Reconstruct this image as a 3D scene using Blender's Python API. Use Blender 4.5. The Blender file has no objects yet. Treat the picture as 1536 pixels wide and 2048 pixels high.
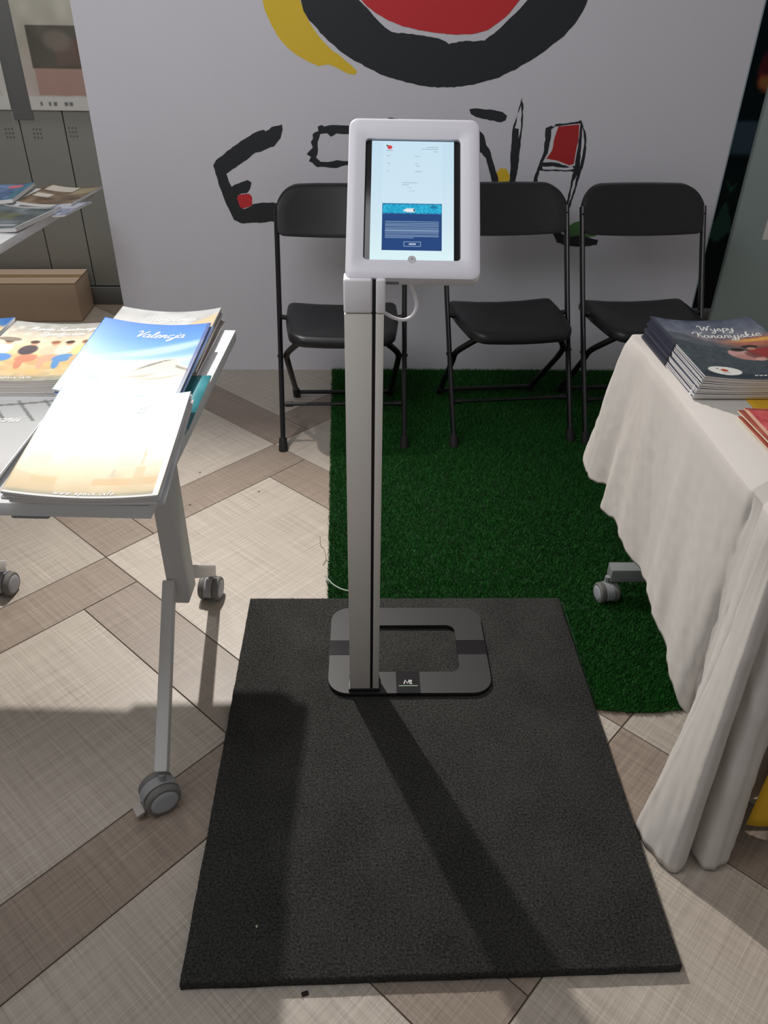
import bpy, bmesh, math, random
import numpy as np
from mathutils import Vector, Matrix, noise
from mathutils.geometry import tessellate_polygon

random.seed(7)
rng = np.random.default_rng(7)
scene = bpy.context.scene
COL = scene.collection
PI = math.pi

# ------------------------------------------------------------------ camera
cam_data = bpy.data.cameras.new('camera')
cam_data.sensor_fit = 'VERTICAL'
cam_data.sensor_height = 36.0
cam_data.lens = 1545.4 / 2048 * 36.0
cam_data.clip_start = 0.02
cam = bpy.data.objects.new('camera', cam_data)
COL.objects.link(cam)
_rt = Vector((0.99971461, -0.01932927, 0.01403851))
_up = Vector((-0.00087109, 0.55776177, 0.83000064))
_fw = Vector((0.02387345, 0.82977599, -0.55758575))
_m = Matrix((_rt, _up, -_fw)).transposed().to_4x4()
_m.translation = Vector((0, 0, 1.43))
cam.matrix_world = _m
scene.camera = cam

# ------------------------------------------------------------------ world and lights
world = bpy.data.worlds.new('world')
scene.world = world
world.use_nodes = True
_bg = world.node_tree.nodes['Background']
_bg.inputs['Color'].default_value = (1.0, 0.97, 0.95, 1)
_bg.inputs['Strength'].default_value = 0.225

def add_light(name, kind, loc, target, energy, color=(1, 1, 1), **kw):
    d = bpy.data.lights.new(name, kind)
    d.energy = energy
    d.color = color
    for k, v in kw.items():
        setattr(d, k, v)
    o = bpy.data.objects.new(name, d)
    COL.objects.link(o)
    o.location = loc
    o.rotation_euler = (Vector(target) - Vector(loc)).to_track_quat('-Z', 'Y').to_euler()
    return o

# track spotlight near the partition: throws the shadows towards the viewer
add_light('track_spotlight', 'SPOT', (-0.65, 2.81, 2.10), (-0.32, 1.15, 0.2), 218,
          (1.0, 0.955, 0.90), shadow_soft_size=0.022, spot_size=math.radians(84), spot_blend=0.9)
# unseen soft area light, added on the viewer's side to brighten the partition
add_light('partition_fill_light', 'AREA', (-1.05, 0.9, 2.6), (-0.35, 3.29, 1.25), 26,
          (0.97, 0.97, 1.0), shape='RECTANGLE', size=1.6, size_y=1.2)

# unseen disk light added to lift the rear room and glare on glossy covers
add_light('rear_fill_light', 'AREA', (-1.47, 3.93, 2.28), (-1.40, 3.60, 0.0), 10,
          (1.0, 0.96, 0.90), shape='DISK', size=0.30)

vs = scene.view_settings
vs.view_transform = 'Standard'
vs.look = 'None'
vs.gamma = 1.0
vs.exposure = 0.0
vs.use_curve_mapping = False

# ------------------------------------------------------------------ materials
def lin(c):
    c = np.asarray(c, dtype=float)
    return np.where(c <= 0.04045, c / 12.92, ((c + 0.055) / 1.055) ** 2.4)

def rgb(r, g, b):
    v = lin(np.array([r, g, b]) / 255.0)
    return (float(v[0]), float(v[1]), float(v[2]), 1.0)

MATS = {}
def mat(name, color, rough=0.5, metal=0.0, spec=0.5, coat=0.0, noise_amt=0.0, noise_scale=40, bump=0.0, bump_scale=200, sheen=0.0):
    if name in MATS:
        return MATS[name]
    m = bpy.data.materials.new(name)
    m.use_nodes = True
    nt = m.node_tree
    b = nt.nodes['Principled BSDF']
    b.inputs['Base Color'].default_value = color
    b.inputs['Roughness'].default_value = rough
    b.inputs['Metallic'].default_value = metal
    b.inputs['Specular IOR Level'].default_value = spec
    b.inputs['Coat Weight'].default_value = coat
    b.inputs['Sheen Weight'].default_value = sheen
    tc = nt.nodes.new('ShaderNodeTexCoord')
    if noise_amt > 0:
        n = nt.nodes.new('ShaderNodeTexNoise')
        n.inputs['Scale'].default_value = noise_scale
        n.inputs['Detail'].default_value = 6
        nt.links.new(tc.outputs['Object'], n.inputs['Vector'])
        mx = nt.nodes.new('ShaderNodeMix')
        mx.data_type = 'RGBA'
        c = np.array(color[:3])
        mx.inputs[6].default_value = (*(c * (1 - noise_amt)), 1)
        mx.inputs[7].default_value = (*np.minimum(c * (1 + noise_amt), 1), 1)
        nt.links.new(n.outputs['Fac'], mx.inputs[0])
        nt.links.new(mx.outputs[2], b.inputs['Base Color'])
    if bump > 0:
        n2 = nt.nodes.new('ShaderNodeTexNoise')
        n2.inputs['Scale'].default_value = bump_scale
        n2.inputs['Detail'].default_value = 4
        nt.links.new(tc.outputs['Object'], n2.inputs['Vector'])
        bp = nt.nodes.new('ShaderNodeBump')
        bp.inputs['Strength'].default_value = bump
        bp.inputs['Distance'].default_value = 0.002
        nt.links.new(n2.outputs['Fac'], bp.inputs['Height'])
        nt.links.new(bp.outputs['Normal'], b.inputs['Normal'])
    MATS[name] = m
    return m

def mat_attr(name, rough=0.3, emit=0.0, coat=0.0):
    if name in MATS:
        return MATS[name]
    m = bpy.data.materials.new(name)
    m.use_nodes = True
    nt = m.node_tree
    b = nt.nodes['Principled BSDF']
    a = nt.nodes.new('ShaderNodeAttribute')
    a.attribute_name = 'Col'
    b.inputs['Roughness'].default_value = rough
    b.inputs['Coat Weight'].default_value = coat
    b.inputs['Coat Roughness'].default_value = 0.15
    if emit > 0:
        b.inputs['Base Color'].default_value = (0.01, 0.01, 0.01, 1)
        nt.links.new(a.outputs['Color'], b.inputs['Emission Color'])
        b.inputs['Emission Strength'].default_value = emit
    else:
        nt.links.new(a.outputs['Color'], b.inputs['Base Color'])
    MATS[name] = m
    return m

# ------------------------------------------------------------------ mesh helpers
def link(name, me, material=None, parent=None, loc=None, rot=None):
    o = bpy.data.objects.new(name, me)
    COL.objects.link(o)
    if material is not None and me is not None and len(me.materials) == 0:
        me.materials.append(material)
    if parent is not None:
        o.parent = parent
    if loc is not None:
        o.location = loc
    if rot is not None:
        o.rotation_euler = rot
    return o

def from_bm(name, bm, material=None, parent=None, loc=None, rot=None, smooth=None):
    bmesh.ops.recalc_face_normals(bm, faces=bm.faces)
    me = bpy.data.meshes.new(name)
    bm.to_mesh(me)
    bm.free()
    if smooth is not None:
        for p in me.polygons:
            p.use_smooth = True
        me.set_sharp_from_angle(angle=math.radians(smooth))
    return link(name, me, material, parent, loc, rot)

def pydata(name, verts, faces, material=None, parent=None, loc=None, rot=None, smooth=None):
    me = bpy.data.meshes.new(name)
    me.from_pydata([tuple(map(float, v)) for v in verts], [], faces)
    me.update()
    if smooth is not None:
        for p in me.polygons:
            p.use_smooth = True
        me.set_sharp_from_angle(angle=math.radians(smooth))
    return link(name, me, material, parent, loc, rot)

def add_box(bm, lo, hi, bevel=0.0, seg=2, M=None):
    r = bmesh.ops.create_cube(bm, size=1.0)
    vs_ = r['verts']
    for v in vs_:
        v.co = Vector([lo[i] + (v.co[i] + 0.5) * (hi[i] - lo[i]) for i in range(3)])
    if bevel > 0:
        es = list({e for v in vs_ for e in v.link_edges})
        r2 = bmesh.ops.bevel(bm, geom=es, offset=bevel, segments=seg, affect='EDGES', profile=0.5)
        vs_ = list({v for f in r2['faces'] for v in f.verts} | {v for v in vs_ if v.is_valid})
    if M is not None:
        for v in vs_:
            v.co = M @ v.co
    return vs_

def box(name, lo, hi, material, parent=None, bevel=0.0, seg=2, loc=None, rot=None):
    bm = bmesh.new()
    add_box(bm, lo, hi, bevel, seg)
    return from_bm(name, bm, material, parent, loc, rot, smooth=35 if bevel > 0 else None)

def smooth_path(pts, n=8):
    pts = [Vector(p) for p in pts]
    if len(pts) < 3:
        return pts
    out = []
    P = [pts[0] * 2 - pts[1]] + pts + [pts[-1] * 2 - pts[-2]]
    for i in range(1, len(P) - 2):
        a, b, c, d = P[i - 1], P[i], P[i + 1], P[i + 2]
        for k in range(n):
            t = k / n
            out.append(0.5 * ((2 * b) + (c - a) * t + (2 * a - 5 * b + 4 * c - d) * t * t + (3 * b - a - 3 * c + d) * t ** 3))
    out.append(pts[-1])
    return out

def add_tube(bm, pts, r, seg=12, cap=True, ry=None, up=None):
    pts = [Vector(p) for p in pts]
    rings = []
    prev = None
    for i, p in enumerate(pts):
        if i == 0:
            t = pts[1] - p
        elif i == len(pts) - 1:
            t = p - pts[i - 1]
        else:
            t = (pts[i + 1] - p).normalized() + (p - pts[i - 1]).normalized()
        t.normalize()
        ref = Vector(up) if up is not None else (prev if prev is not None else (Vector((0, 0, 1)) if abs(t.z) < 0.9 else Vector((1, 0, 0))))
        a = (ref - t * ref.dot(t)).normalized()
        prev = a
        b = t.cross(a)
        rr = r[i] if isinstance(r, (list, tuple)) else r
        rb = rr if ry is None else ry
        rings.append([bm.verts.new(p + a * (rr * math.cos(2 * PI * k / seg)) + b * (rb * math.sin(2 * PI * k / seg))) for k in range(seg)])
    for i in range(len(rings) - 1):
        for k in range(seg):
            bm.faces.new((rings[i][k], rings[i][(k + 1) % seg], rings[i + 1][(k + 1) % seg], rings[i + 1][k]))
    if cap:
        bm.faces.new(list(reversed(rings[0])))
        bm.faces.new(rings[-1])

def tube(name, pts, r, material, parent=None, seg=12, ry=None, up=None, loc=None, rot=None):
    bm = bmesh.new()
    add_tube(bm, pts, r, seg, True, ry, up)
    return from_bm(name, bm, material, parent, loc, rot, smooth=40)

def add_prism(bm, outline, z0, z1, hole=None):
    """outline: list of (x, y) - extruded in z"""
    n = len(outline)
    lo = [bm.verts.new((x, y, z0)) for x, y in outline]
    hi = [bm.verts.new((x, y, z1)) for x, y in outline]
    for i in range(n):
        bm.faces.new((lo[i], lo[(i + 1) % n], hi[(i + 1) % n], hi[i]))
    if hole is None:
        bm.faces.new(hi)
        bm.faces.new(list(reversed(lo)))
    else:
        hl = [bm.verts.new((x, y, z0)) for x, y in hole]
        hh = [bm.verts.new((x, y, z1)) for x, y in hole]
        m = len(hole)
        for i in range(m):
            bm.faces.new((hl[(i + 1) % m], hl[i], hh[i], hh[(i + 1) % m]))
        assert m == n
        for i in range(n):
            bm.faces.new((hi[i], hi[(i + 1) % n], hh[(i + 1) % n], hh[i]))
            bm.faces.new((lo[(i + 1) % n], lo[i], hl[i], hl[(i + 1) % n]))

def rrect(x0, x1, y0, y1, r, seg=6):
    """rounded rectangle outline; r a number or 4 radii (br, tr, tl, bl)"""
    rs = [r] * 4 if not isinstance(r, (list, tuple)) else r
    out = []
    for (cx, cy, a0, rad) in ((x1 - rs[0], y0 + rs[0], -PI / 2, rs[0]), (x1 - rs[1], y1 - rs[1], 0, rs[1]),
                              (x0 + rs[2], y1 - rs[2], PI / 2, rs[2]), (x0 + rs[3], y0 + rs[3], PI, rs[3])):
        for k in range(seg + 1):
            a = a0 + PI / 2 * k / seg
            out.append((cx + rad * math.cos(a), cy + rad * math.sin(a)))
    return out

def empty(name, loc=(0, 0, 0), rotz=0.0, label=None, cat=None, group=None):
    o = bpy.data.objects.new(name, None)
    o.empty_display_size = 0.05
    COL.objects.link(o)
    o.location = loc
    o.rotation_euler = (0, 0, rotz)
    return tag(o, label, cat, group)

def tag(o, label=None, cat=None, group=None, kind=None):
    if label:
        o['label'] = label
    if cat:
        o['category'] = cat
    if group:
        o['group'] = group
    if kind:
        o['kind'] = kind
    return o

def copy_tree(o, parent=None):
    c = o.copy()
    COL.objects.link(c)
    c.parent = parent
    for ch in list(o.children):
        copy_tree(ch, c)
    return c

def apply_mods(o):
    dg = bpy.context.evaluated_depsgraph_get()
    me = bpy.data.meshes.new_from_object(o.evaluated_get(dg))
    o.modifiers.clear()
    o.data = me

# ================================================================== SETTING
M_wall = mat('painted_wall_white', rgb(216, 215, 222), 0.6, noise_amt=0.03, noise_scale=3, bump=0.15, bump_scale=500)
M_ink = mat('mural_black_paint', rgb(34, 38, 42), 0.6)
M_red = mat('mural_red_paint', rgb(205, 44, 52), 0.6)
M_red2 = mat('mural_deep_red_paint', rgb(178, 36, 38), 0.6)
M_yellow = mat('mural_yellow_paint', rgb(232, 196, 50), 0.6)
M_green = mat('mural_green_paint', rgb(84, 130, 72), 0.6)
MURAL_MAT = {'ink': M_ink, 'red': M_red, 'red2': M_red2, 'yellow': M_yellow, 'green': M_green, 'white': M_wall}
MURAL_LIFT = {'ink': 0.0008, 'red': 0.0016, 'red2': 0.0016, 'yellow': 0.0006, 'green': 0.0006, 'white': 0.0012}

WY = 3.29
wall = box('wall_back', (-1.045, WY, 0.0), (1.428, WY + 0.07, 2.5), M_wall)
tag(wall, kind='structure')

MURAL = [
    ('mural_black_ring', 'ink', [(0.79,1.419),(0.778,1.382),(0.755,1.345),(0.72,1.31),(0.675,1.274),(0.619,1.236),(0.552,1.2),(0.493,1.173),(0.413,1.151),(0.332,1.14),(0.27,1.138),(0.198,1.145),(0.126,1.159),(0.054,1.18),(-0.017,1.21),(-0.077,1.24),(-0.126,1.274),(-0.165,1.307),(-0.203,1.344),(-0.221,1.373),(-0.232,1.405),(-0.237,1.461),(-0.223,1.516),(-0.189,1.573),(-0.136,1.63),(-0.044,1.639),(-0.058,1.579),(-0.078,1.518),(-0.064,1.455),(-0.026,1.408),(0.003,1.384),(0.037,1.351),(0.092,1.312),(0.152,1.308),(0.211,1.304),(0.262,1.296),(0.304,1.279),(0.352,1.288),(0.432,1.29),(0.474,1.32),(0.515,1.358),(0.551,1.391),(0.574,1.416),(0.604,1.473),(0.606,1.536),(0.584,1.596),(0.531,1.648),(0.639,1.679),(0.732,1.613),(0.784,1.538),(0.799,1.476)]),
    ('mural_red_disc', 'red', [(-0.017,1.408),(0.003,1.39),(0.032,1.372),(0.082,1.348),(0.131,1.332),(0.191,1.32),(0.271,1.311),(0.331,1.308),(0.39,1.311),(0.439,1.323),(0.476,1.345),(0.513,1.374),(0.546,1.416),(0.571,1.472),(0.575,1.535),(0.551,1.596),(0.493,1.654),(0.406,1.697),(0.303,1.717),(0.194,1.708),(0.094,1.677),(0.021,1.625),(-0.03,1.557),(-0.043,1.479)]),
    ('mural_yellow_crescent', 'yellow', [(-0.367,1.403),(-0.358,1.367),(-0.339,1.326),(-0.314,1.288),(-0.286,1.259),(-0.247,1.233),(-0.208,1.214),(-0.173,1.202),(-0.138,1.209),(-0.103,1.196),(-0.068,1.179),(-0.043,1.176),(-0.031,1.186),(-0.047,1.201),(-0.082,1.227),(-0.127,1.256),(-0.166,1.29),(-0.199,1.332),(-0.217,1.365),(-0.234,1.405),(-0.245,1.453),(-0.236,1.508),(-0.272,1.523),(-0.334,1.499),(-0.361,1.451)]),
    ('mural_letter_e', 'ink', [(-0.321,1.007),(-0.319,0.988),(-0.329,0.959),(-0.357,0.93),(-0.395,0.915),(-0.433,0.904),(-0.467,0.879),(-0.512,0.852),(-0.552,0.829),(-0.544,0.798),(-0.535,0.781),(-0.507,0.794),(-0.468,0.807),(-0.455,0.796),(-0.46,0.774),(-0.478,0.758),(-0.5,0.755),(-0.513,0.748),(-0.509,0.706),(-0.494,0.695),(-0.466,0.706),(-0.454,0.717),(-0.404,0.723),(-0.349,0.721),(-0.305,0.715),(-0.31,0.671),(-0.331,0.654),(-0.364,0.651),(-0.432,0.643),(-0.51,0.64),(-0.536,0.652),(-0.555,0.695),(-0.572,0.742),(-0.587,0.803),(-0.598,0.858),(-0.585,0.878),(-0.527,0.918),(-0.472,0.953),(-0.411,0.984),(-0.39,0.987),(-0.385,0.982),(-0.361,0.997)]),
    ('mural_red_spot', 'red', [(-0.517,0.74),(-0.505,0.751),(-0.467,0.755),(-0.457,0.743),(-0.458,0.714),(-0.471,0.705),(-0.499,0.698),(-0.509,0.706)]),
    ('mural_letter_s', 'ink', [(0.014,0.996),(-0.049,1.007),(-0.083,1.005),(-0.133,1.006),(-0.159,1.002),(-0.169,1.006),(-0.183,1.0),(-0.182,0.986),(-0.205,0.975),(-0.203,0.96),(-0.214,0.946),(-0.207,0.926),(-0.231,0.902),(-0.216,0.892),(-0.222,0.877),(-0.19,0.858),(-0.147,0.856),(-0.115,0.855),(-0.085,0.864),(-0.007,0.87),(0.036,0.85),(0.041,0.87),(-0.018,0.884),(-0.084,0.879),(-0.114,0.882),(-0.147,0.876),(-0.179,0.878),(-0.194,0.892),(-0.186,0.917),(-0.187,0.946),(-0.176,0.975),(-0.149,0.977),(-0.134,0.966),(-0.112,0.978),(-0.083,0.976),(-0.007,0.972)]),
    ('mural_letter_p', 'ink', [(0.087,1.035),(0.161,1.026),(0.193,0.989),(0.184,0.941),(0.121,0.92),(0.118,0.831),(0.092,0.769),(0.08,0.83),(0.089,0.94),(0.152,0.955),(0.162,0.989),(0.135,1.005),(0.087,1.007)]),
    ('mural_letter_a', 'ink', [(0.297,1.018),(0.329,1.019),(0.39,0.834),(0.362,0.833),(0.342,0.893),(0.283,0.883),(0.265,0.822),(0.238,0.822),(0.276,0.922)]),
    ('mural_tilde', 'ink', [(0.394,1.067),(0.42,1.07),(0.472,1.067),(0.52,1.059),(0.539,1.048),(0.536,1.031),(0.518,1.025),(0.475,1.03),(0.422,1.041),(0.4,1.05)]),
    ('mural_letter_n_stroke', 'ink', [(0.415,1.001),(0.439,0.992),(0.459,0.978),(0.467,0.944),(0.484,0.929),(0.506,0.875),(0.527,0.825),(0.543,0.753),(0.523,0.753),(0.492,0.845),(0.471,0.895),(0.454,0.914),(0.426,0.919)]),
    ('mural_letter_n_upright', 'ink', [(0.588,1.11),(0.598,1.087),(0.602,1.032),(0.603,0.974),(0.602,0.916),(0.603,0.876),(0.598,0.826),(0.598,0.753),(0.576,0.753),(0.573,0.836),(0.57,0.886),(0.566,0.955),(0.567,1.012),(0.579,1.05),(0.585,1.087)]),
    ('mural_brush_gap', 'white', [(0.588,1.083),(0.595,1.05),(0.597,1.003),(0.594,0.969),(0.59,1.003),(0.575,1.005),(0.58,1.041)]),
    ('mural_yellow_spot', 'yellow', [(0.519,0.845),(0.534,0.86),(0.556,0.858),(0.572,0.836),(0.578,0.758),(0.541,0.758)]),
    ('mural_last_letter', 'ink', [(0.692,1.004),(0.715,1.016),(0.723,1.01),(0.73,1.022),(0.777,1.024),(0.828,1.034),(0.836,1.02),(0.854,0.987),(0.862,0.938),(0.862,0.889),(0.854,0.839),(0.845,0.787),(0.833,0.724),(0.823,0.692),(0.813,0.703),(0.819,0.776),(0.823,0.838),(0.826,0.851),(0.764,0.852),(0.688,0.852),(0.683,0.785),(0.666,0.775),(0.669,0.826),(0.684,0.877),(0.696,0.917),(0.697,0.966)]),
    ('mural_brush_gap', 'white', [(0.717,1.002),(0.731,1.012),(0.826,1.023),(0.829,0.977),(0.828,0.918),(0.827,0.873),(0.805,0.869),(0.749,0.884),(0.697,0.883),(0.712,0.917),(0.718,0.966)]),
    ('mural_red_patch', 'red2', [(0.742,1.012),(0.823,1.02),(0.826,0.967),(0.823,0.908),(0.821,0.878),(0.805,0.874),(0.748,0.892),(0.71,0.897),(0.729,0.927),(0.733,0.976)]),
    ('mural_brush_gap', 'white', [(0.697,0.867),(0.74,0.87),(0.784,0.863),(0.816,0.87),(0.826,0.861),(0.802,0.856),(0.753,0.857),(0.703,0.859)]),
    ('mural_brush_gap', 'white', [(0.836,1.008),(0.848,0.977),(0.853,0.938),(0.85,0.889),(0.848,0.869),(0.843,0.918),(0.84,0.967)]),
    ('mural_brush_gap', 'white', [(0.841,0.838),(0.838,0.797),(0.83,0.751),(0.823,0.722),(0.826,0.761),(0.829,0.813)]),
    ('mural_green_patch', 'green', [(0.82,0.616),(0.834,0.638),(0.859,0.658),(0.887,0.663),(0.93,0.639),(0.959,0.604),(0.904,0.593),(0.847,0.592)]),
    ('mural_black_dash', 'ink', [(0.775,0.61),(0.799,0.618),(0.834,0.6),(0.902,0.604),(0.968,0.587),(0.965,0.568),(0.909,0.559),(0.84,0.561),(0.797,0.577)]),
]

def mural_piece(name, m, pts):
    out = []
    n = len(pts)
    jit = 0.0016 if m in ('ink', 'white') else 0.0008
    for i in range(n):
        a = Vector(pts[i]); b = Vector(pts[(i + 1) % n])
        k = max(1, int((b - a).length / 0.012))
        for q in range(k):
            p = a.lerp(b, q / k)
            out.append((p.x + random.uniform(-jit, jit), p.y + random.uniform(-jit, jit)))
    bm = bmesh.new()
    y = WY - MURAL_LIFT[m]
    f = [bm.verts.new((x, y, z)) for x, z in out]
    for tri in tessellate_polygon([[Vector((x, z, 0)) for x, z in out]]):
        bm.faces.new([f[k] for k in tri])
    return from_bm(name, bm, MURAL_MAT[m], wall)
for nm, m, pts in MURAL:
    mural_piece(nm, m, pts)

# ---- floor tiles: big squares with narrow planks pinwheeled between them
def floor_material(name, c0, c1):
    m = bpy.data.materials.new(name)
    m.use_nodes = True
    nt = m.node_tree
    b = nt.nodes['Principled BSDF']
    b.inputs['Roughness'].default_value = 0.42
    tc = nt.nodes.new('ShaderNodeTexCoord')
    oi = nt.nodes.new('ShaderNodeObjectInfo')
    off = nt.nodes.new('ShaderNodeVectorMath'); off.operation = 'SCALE'
    off.inputs[0].default_value = (7.3, 3.1, 0)
    nt.links.new(oi.outputs['Random'], off.inputs['Scale'])
    add = nt.nodes.new('ShaderNodeVectorMath'); add.operation = 'ADD'
    nt.links.new(tc.outputs['Object'], add.inputs[0])
    nt.links.new(off.outputs[0], add.inputs[1])
    outs = []
    for sx, sy in ((560, 6), (6, 420), (170, 3), (3, 150)):
        mp = nt.nodes.new('ShaderNodeMapping')
        mp.inputs['Scale'].default_value = (sx, sy, 1)
        nt.links.new(add.outputs[0], mp.inputs['Vector'])
        n = nt.nodes.new('ShaderNodeTexNoise')
        n.inputs['Scale'].default_value = 1.0
        n.inputs['Detail'].default_value = 2
        nt.links.new(mp.outputs[0], n.inputs['Vector'])
        outs.append(n.outputs['Fac'])
    def math_node(op, a, bb):
        q = nt.nodes.new('ShaderNodeMath'); q.operation = op
        for i, v in enumerate((a, bb)):
            if isinstance(v, (int, float)):
                q.inputs[i].default_value = v
            else:
                nt.links.new(v, q.inputs[i])
        return q.outputs[0]
    s1 = math_node('ADD', outs[0], outs[1])
    s2 = math_node('ADD', math_node('MULTIPLY', outs[2], 1.0), math_node('MULTIPLY', outs[3], 0.9))
    s = math_node('ADD', s1, s2)
    s = math_node('MULTIPLY', s, 0.256)
    ramp = nt.nodes.new('ShaderNodeValToRGB')
    ramp.color_ramp.elements[0].position = 0.33
    ramp.color_ramp.elements[1].position = 0.68
    ramp.color_ramp.elements[0].color = c0
    ramp.color_ramp.elements[1].color = c1
    nt.links.new(s, ramp.inputs['Fac'])
    # tile-to-tile difference
    hsv = nt.nodes.new('ShaderNodeHueSaturation')
    nt.links.new(ramp.outputs['Color'], hsv.inputs['Color'])
    v = math_node('ADD', math_node('MULTIPLY', oi.outputs['Random'], 0.16), 0.92)
    nt.links.new(v, hsv.inputs['Value'])
    nt.links.new(hsv.outputs['Color'], b.inputs['Base Color'])
    bp = nt.nodes.new('ShaderNodeBump')
    bp.inputs['Strength'].default_value = 0.225
    bp.inputs['Distance'].default_value = 0.001
    nt.links.new(s, bp.inputs['Height'])
    nt.links.new(bp.outputs['Normal'], b.inputs['Normal'])
    return m
M_tile = floor_material('woven_tile_light', rgb(148, 137, 125), rgb(205, 196, 184))
M_plank = floor_material('woven_tile_dark', rgb(114, 101, 90), rgb(170, 155, 141))
M_grout = mat('floor_grout', rgb(84, 74, 64), 0.8)
floor = box('floor', (-3.2, -0.6, -0.05), (3.2, 4.5, -0.0025), M_grout)
tag(floor, kind='structure')
TH = math.radians(46.43)
S_, s_ = 0.648, 0.169
def tile_mesh(name, w, h, m):
    bm = bmesh.new()
    g = 0.0013
    add_box(bm, (g, g, -0.004), (w - g, h - g, 0.0), 0.0008, 1)
    bmesh.ops.recalc_face_normals(bm, faces=bm.faces)
    me = bpy.data.meshes.new(name)
    bm.to_mesh(me); bm.free()
    me.materials.append(m)
    return me
me_sq = tile_mesh('floor_tile', S_, S_, M_tile)
me_h = tile_mesh('floor_plank', S_, s_, M_plank)
me_v = tile_mesh('floor_plank_upright', s_, S_, M_plank)
cu, su = math.cos(TH), math.sin(TH)
for i in range(-6, 9):
    for j in range(-6, 9):
        uc = 0.822 + i * (S_ + s_) + j * s_
        vc = 1.867 + i * s_ + j * (S_ + s_)
        for me, u0, v0, w, h, nm in ((me_sq, uc, vc - S_, S_, S_, 'floor_tile'), (me_h, uc + s_, vc, S_, s_, 'floor_plank'), (me_v, uc, vc, s_, S_, 'floor_plank')):
            um, vm = u0 + w / 2, v0 + h / 2
            x, y = um * cu - vm * su, um * su + vm * cu
            if not (-2.3 < x < 2.4 and 0.05 < y < 4.25):
                continue
            link(nm, me, None, floor, (u0 * cu - v0 * su, u0 * su + v0 * cu, 0.0), (0, 0, TH))

# ---- rear room seen past the left end of the partition
M_rear = mat('rear_wall_panel_grey', rgb(142, 142, 134), 0.45, noise_amt=0.08, noise_scale=2)
M_rear_seam = mat('rear_wall_seam', rgb(70, 72, 70), 0.7)
M_skirt = mat('baseboard_grey', rgb(112, 114, 112), 0.6)
RY = 4.16
rear = box('wall_rear', (-3.2, RY + 0.02, 0.0), (1.40, RY + 0.1, 2.5), M_rear_seam)
tag(rear, kind='structure')
xs = [-3.1, -2.66, -2.2, -1.668, -1.455, -0.95, -0.45, 0.05, 0.55, 1.05, 1.4]
zs = [0.0, 0.94, 2.5]
for i in range(len(xs) - 1):
    g = 0.003
    box('panel', (xs[i] + g, RY + 0.006, 0.10), (xs[i + 1] - g, RY + 0.02, 2.5), M_rear, rear)
sk = box('baseboard_rear', (-3.2, RY - 0.010, 0.0), (1.40, RY + 0.005, 0.095), M_skirt, bevel=0.003)
tag(sk, kind='structure')

# ---- dark opening and grey glass panel past the right end of the partition
M_dark = mat('night_dark_wall', rgb(24, 33, 40), 0.4)
M_panelgrey = mat('frosted_grey_green_panel', rgb(150, 164, 160), 0.4, noise_amt=0.06, noise_scale=2.5)
M_steel_edge = mat('panel_edge_trim', rgb(150, 172, 180), 0.35)
dk = box('wall_dark_recess', (1.40, RY + 0.02, 0.0), (3.2, RY + 0.1, 2.5), M_dark)
tag(dk, kind='structure')
wr = box('wall_right', (1.520, WY - 0.02, 0.0), (3.0, WY + 0.01, 2.5), M_panelgrey, bevel=0.002)
tag(wr, kind='structure')
tr = box('trim_1', (1.428, WY + 0.002, 0.0), (1.434, WY + 0.068, 2.5), M_steel_edge)
tag(tr, kind='structure')

# ================================================================== TABLET STAND
MT = 0.022            # top of the charcoal mat
M_alu = mat('brushed_aluminium', rgb(224, 220, 214), 0.40, metal=0.22, noise_amt=0.02, noise_scale=8)
M_capwhite = mat('white_plastic', rgb(232, 230, 234), 0.35)
M_black = mat('black_plastic', rgb(18, 18, 19), 0.45)
M_slate = mat('dark_grey_steel_base', rgb(42, 42, 43), 0.5, noise_amt=0.06, noise_scale=30)
M_gloss = mat('glossy_black_inlay', rgb(22, 22, 23), 0.2)

stand = empty('tablet_stand', (0.109, 1.452, MT), 0, 'silver-post floor stand with white enclosure on the charcoal mat', 'tablet stand')
def S(p):                                  # world -> stand local
    return (p[0] - 0.109, p[1] - 1.452, p[2] - MT)
bm = bmesh.new()
add_prism(bm, rrect(-0.2, 0.2, -0.155, 0.155, 0.05, 8), 0.0, 0.007, rrect(-0.127, 0.127, -0.086, 0.086, 0.022, 8))
from_bm('base_foot', bm, M_black, stand, smooth=40)
bm = bmesh.new()
add_prism(bm, rrect(-0.2, 0.2, -0.155, 0.155, 0.05, 8), 0.007, 0.0125, rrect(-0.126, 0.126, -0.085, 0.085, 0.022, 8))
base = from_bm('base_ring', bm, M_slate, stand, smooth=40)
box('inlay_plate', (-0.2005, -0.026, 0.0055), (-0.1255, 0.027, 0.0131), M_gloss, stand)
box('inlay_plate', (0.1255, -0.024, 0.0055), (0.2005, 0.027, 0.0131), M_gloss, stand)
lp = box('logo_plate', (-0.034, -0.1555, 0.0055), (0.024, -0.0845, 0.0131), M_gloss, stand)
lp['label'] = 'glossy black plate with a small white logo'
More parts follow.
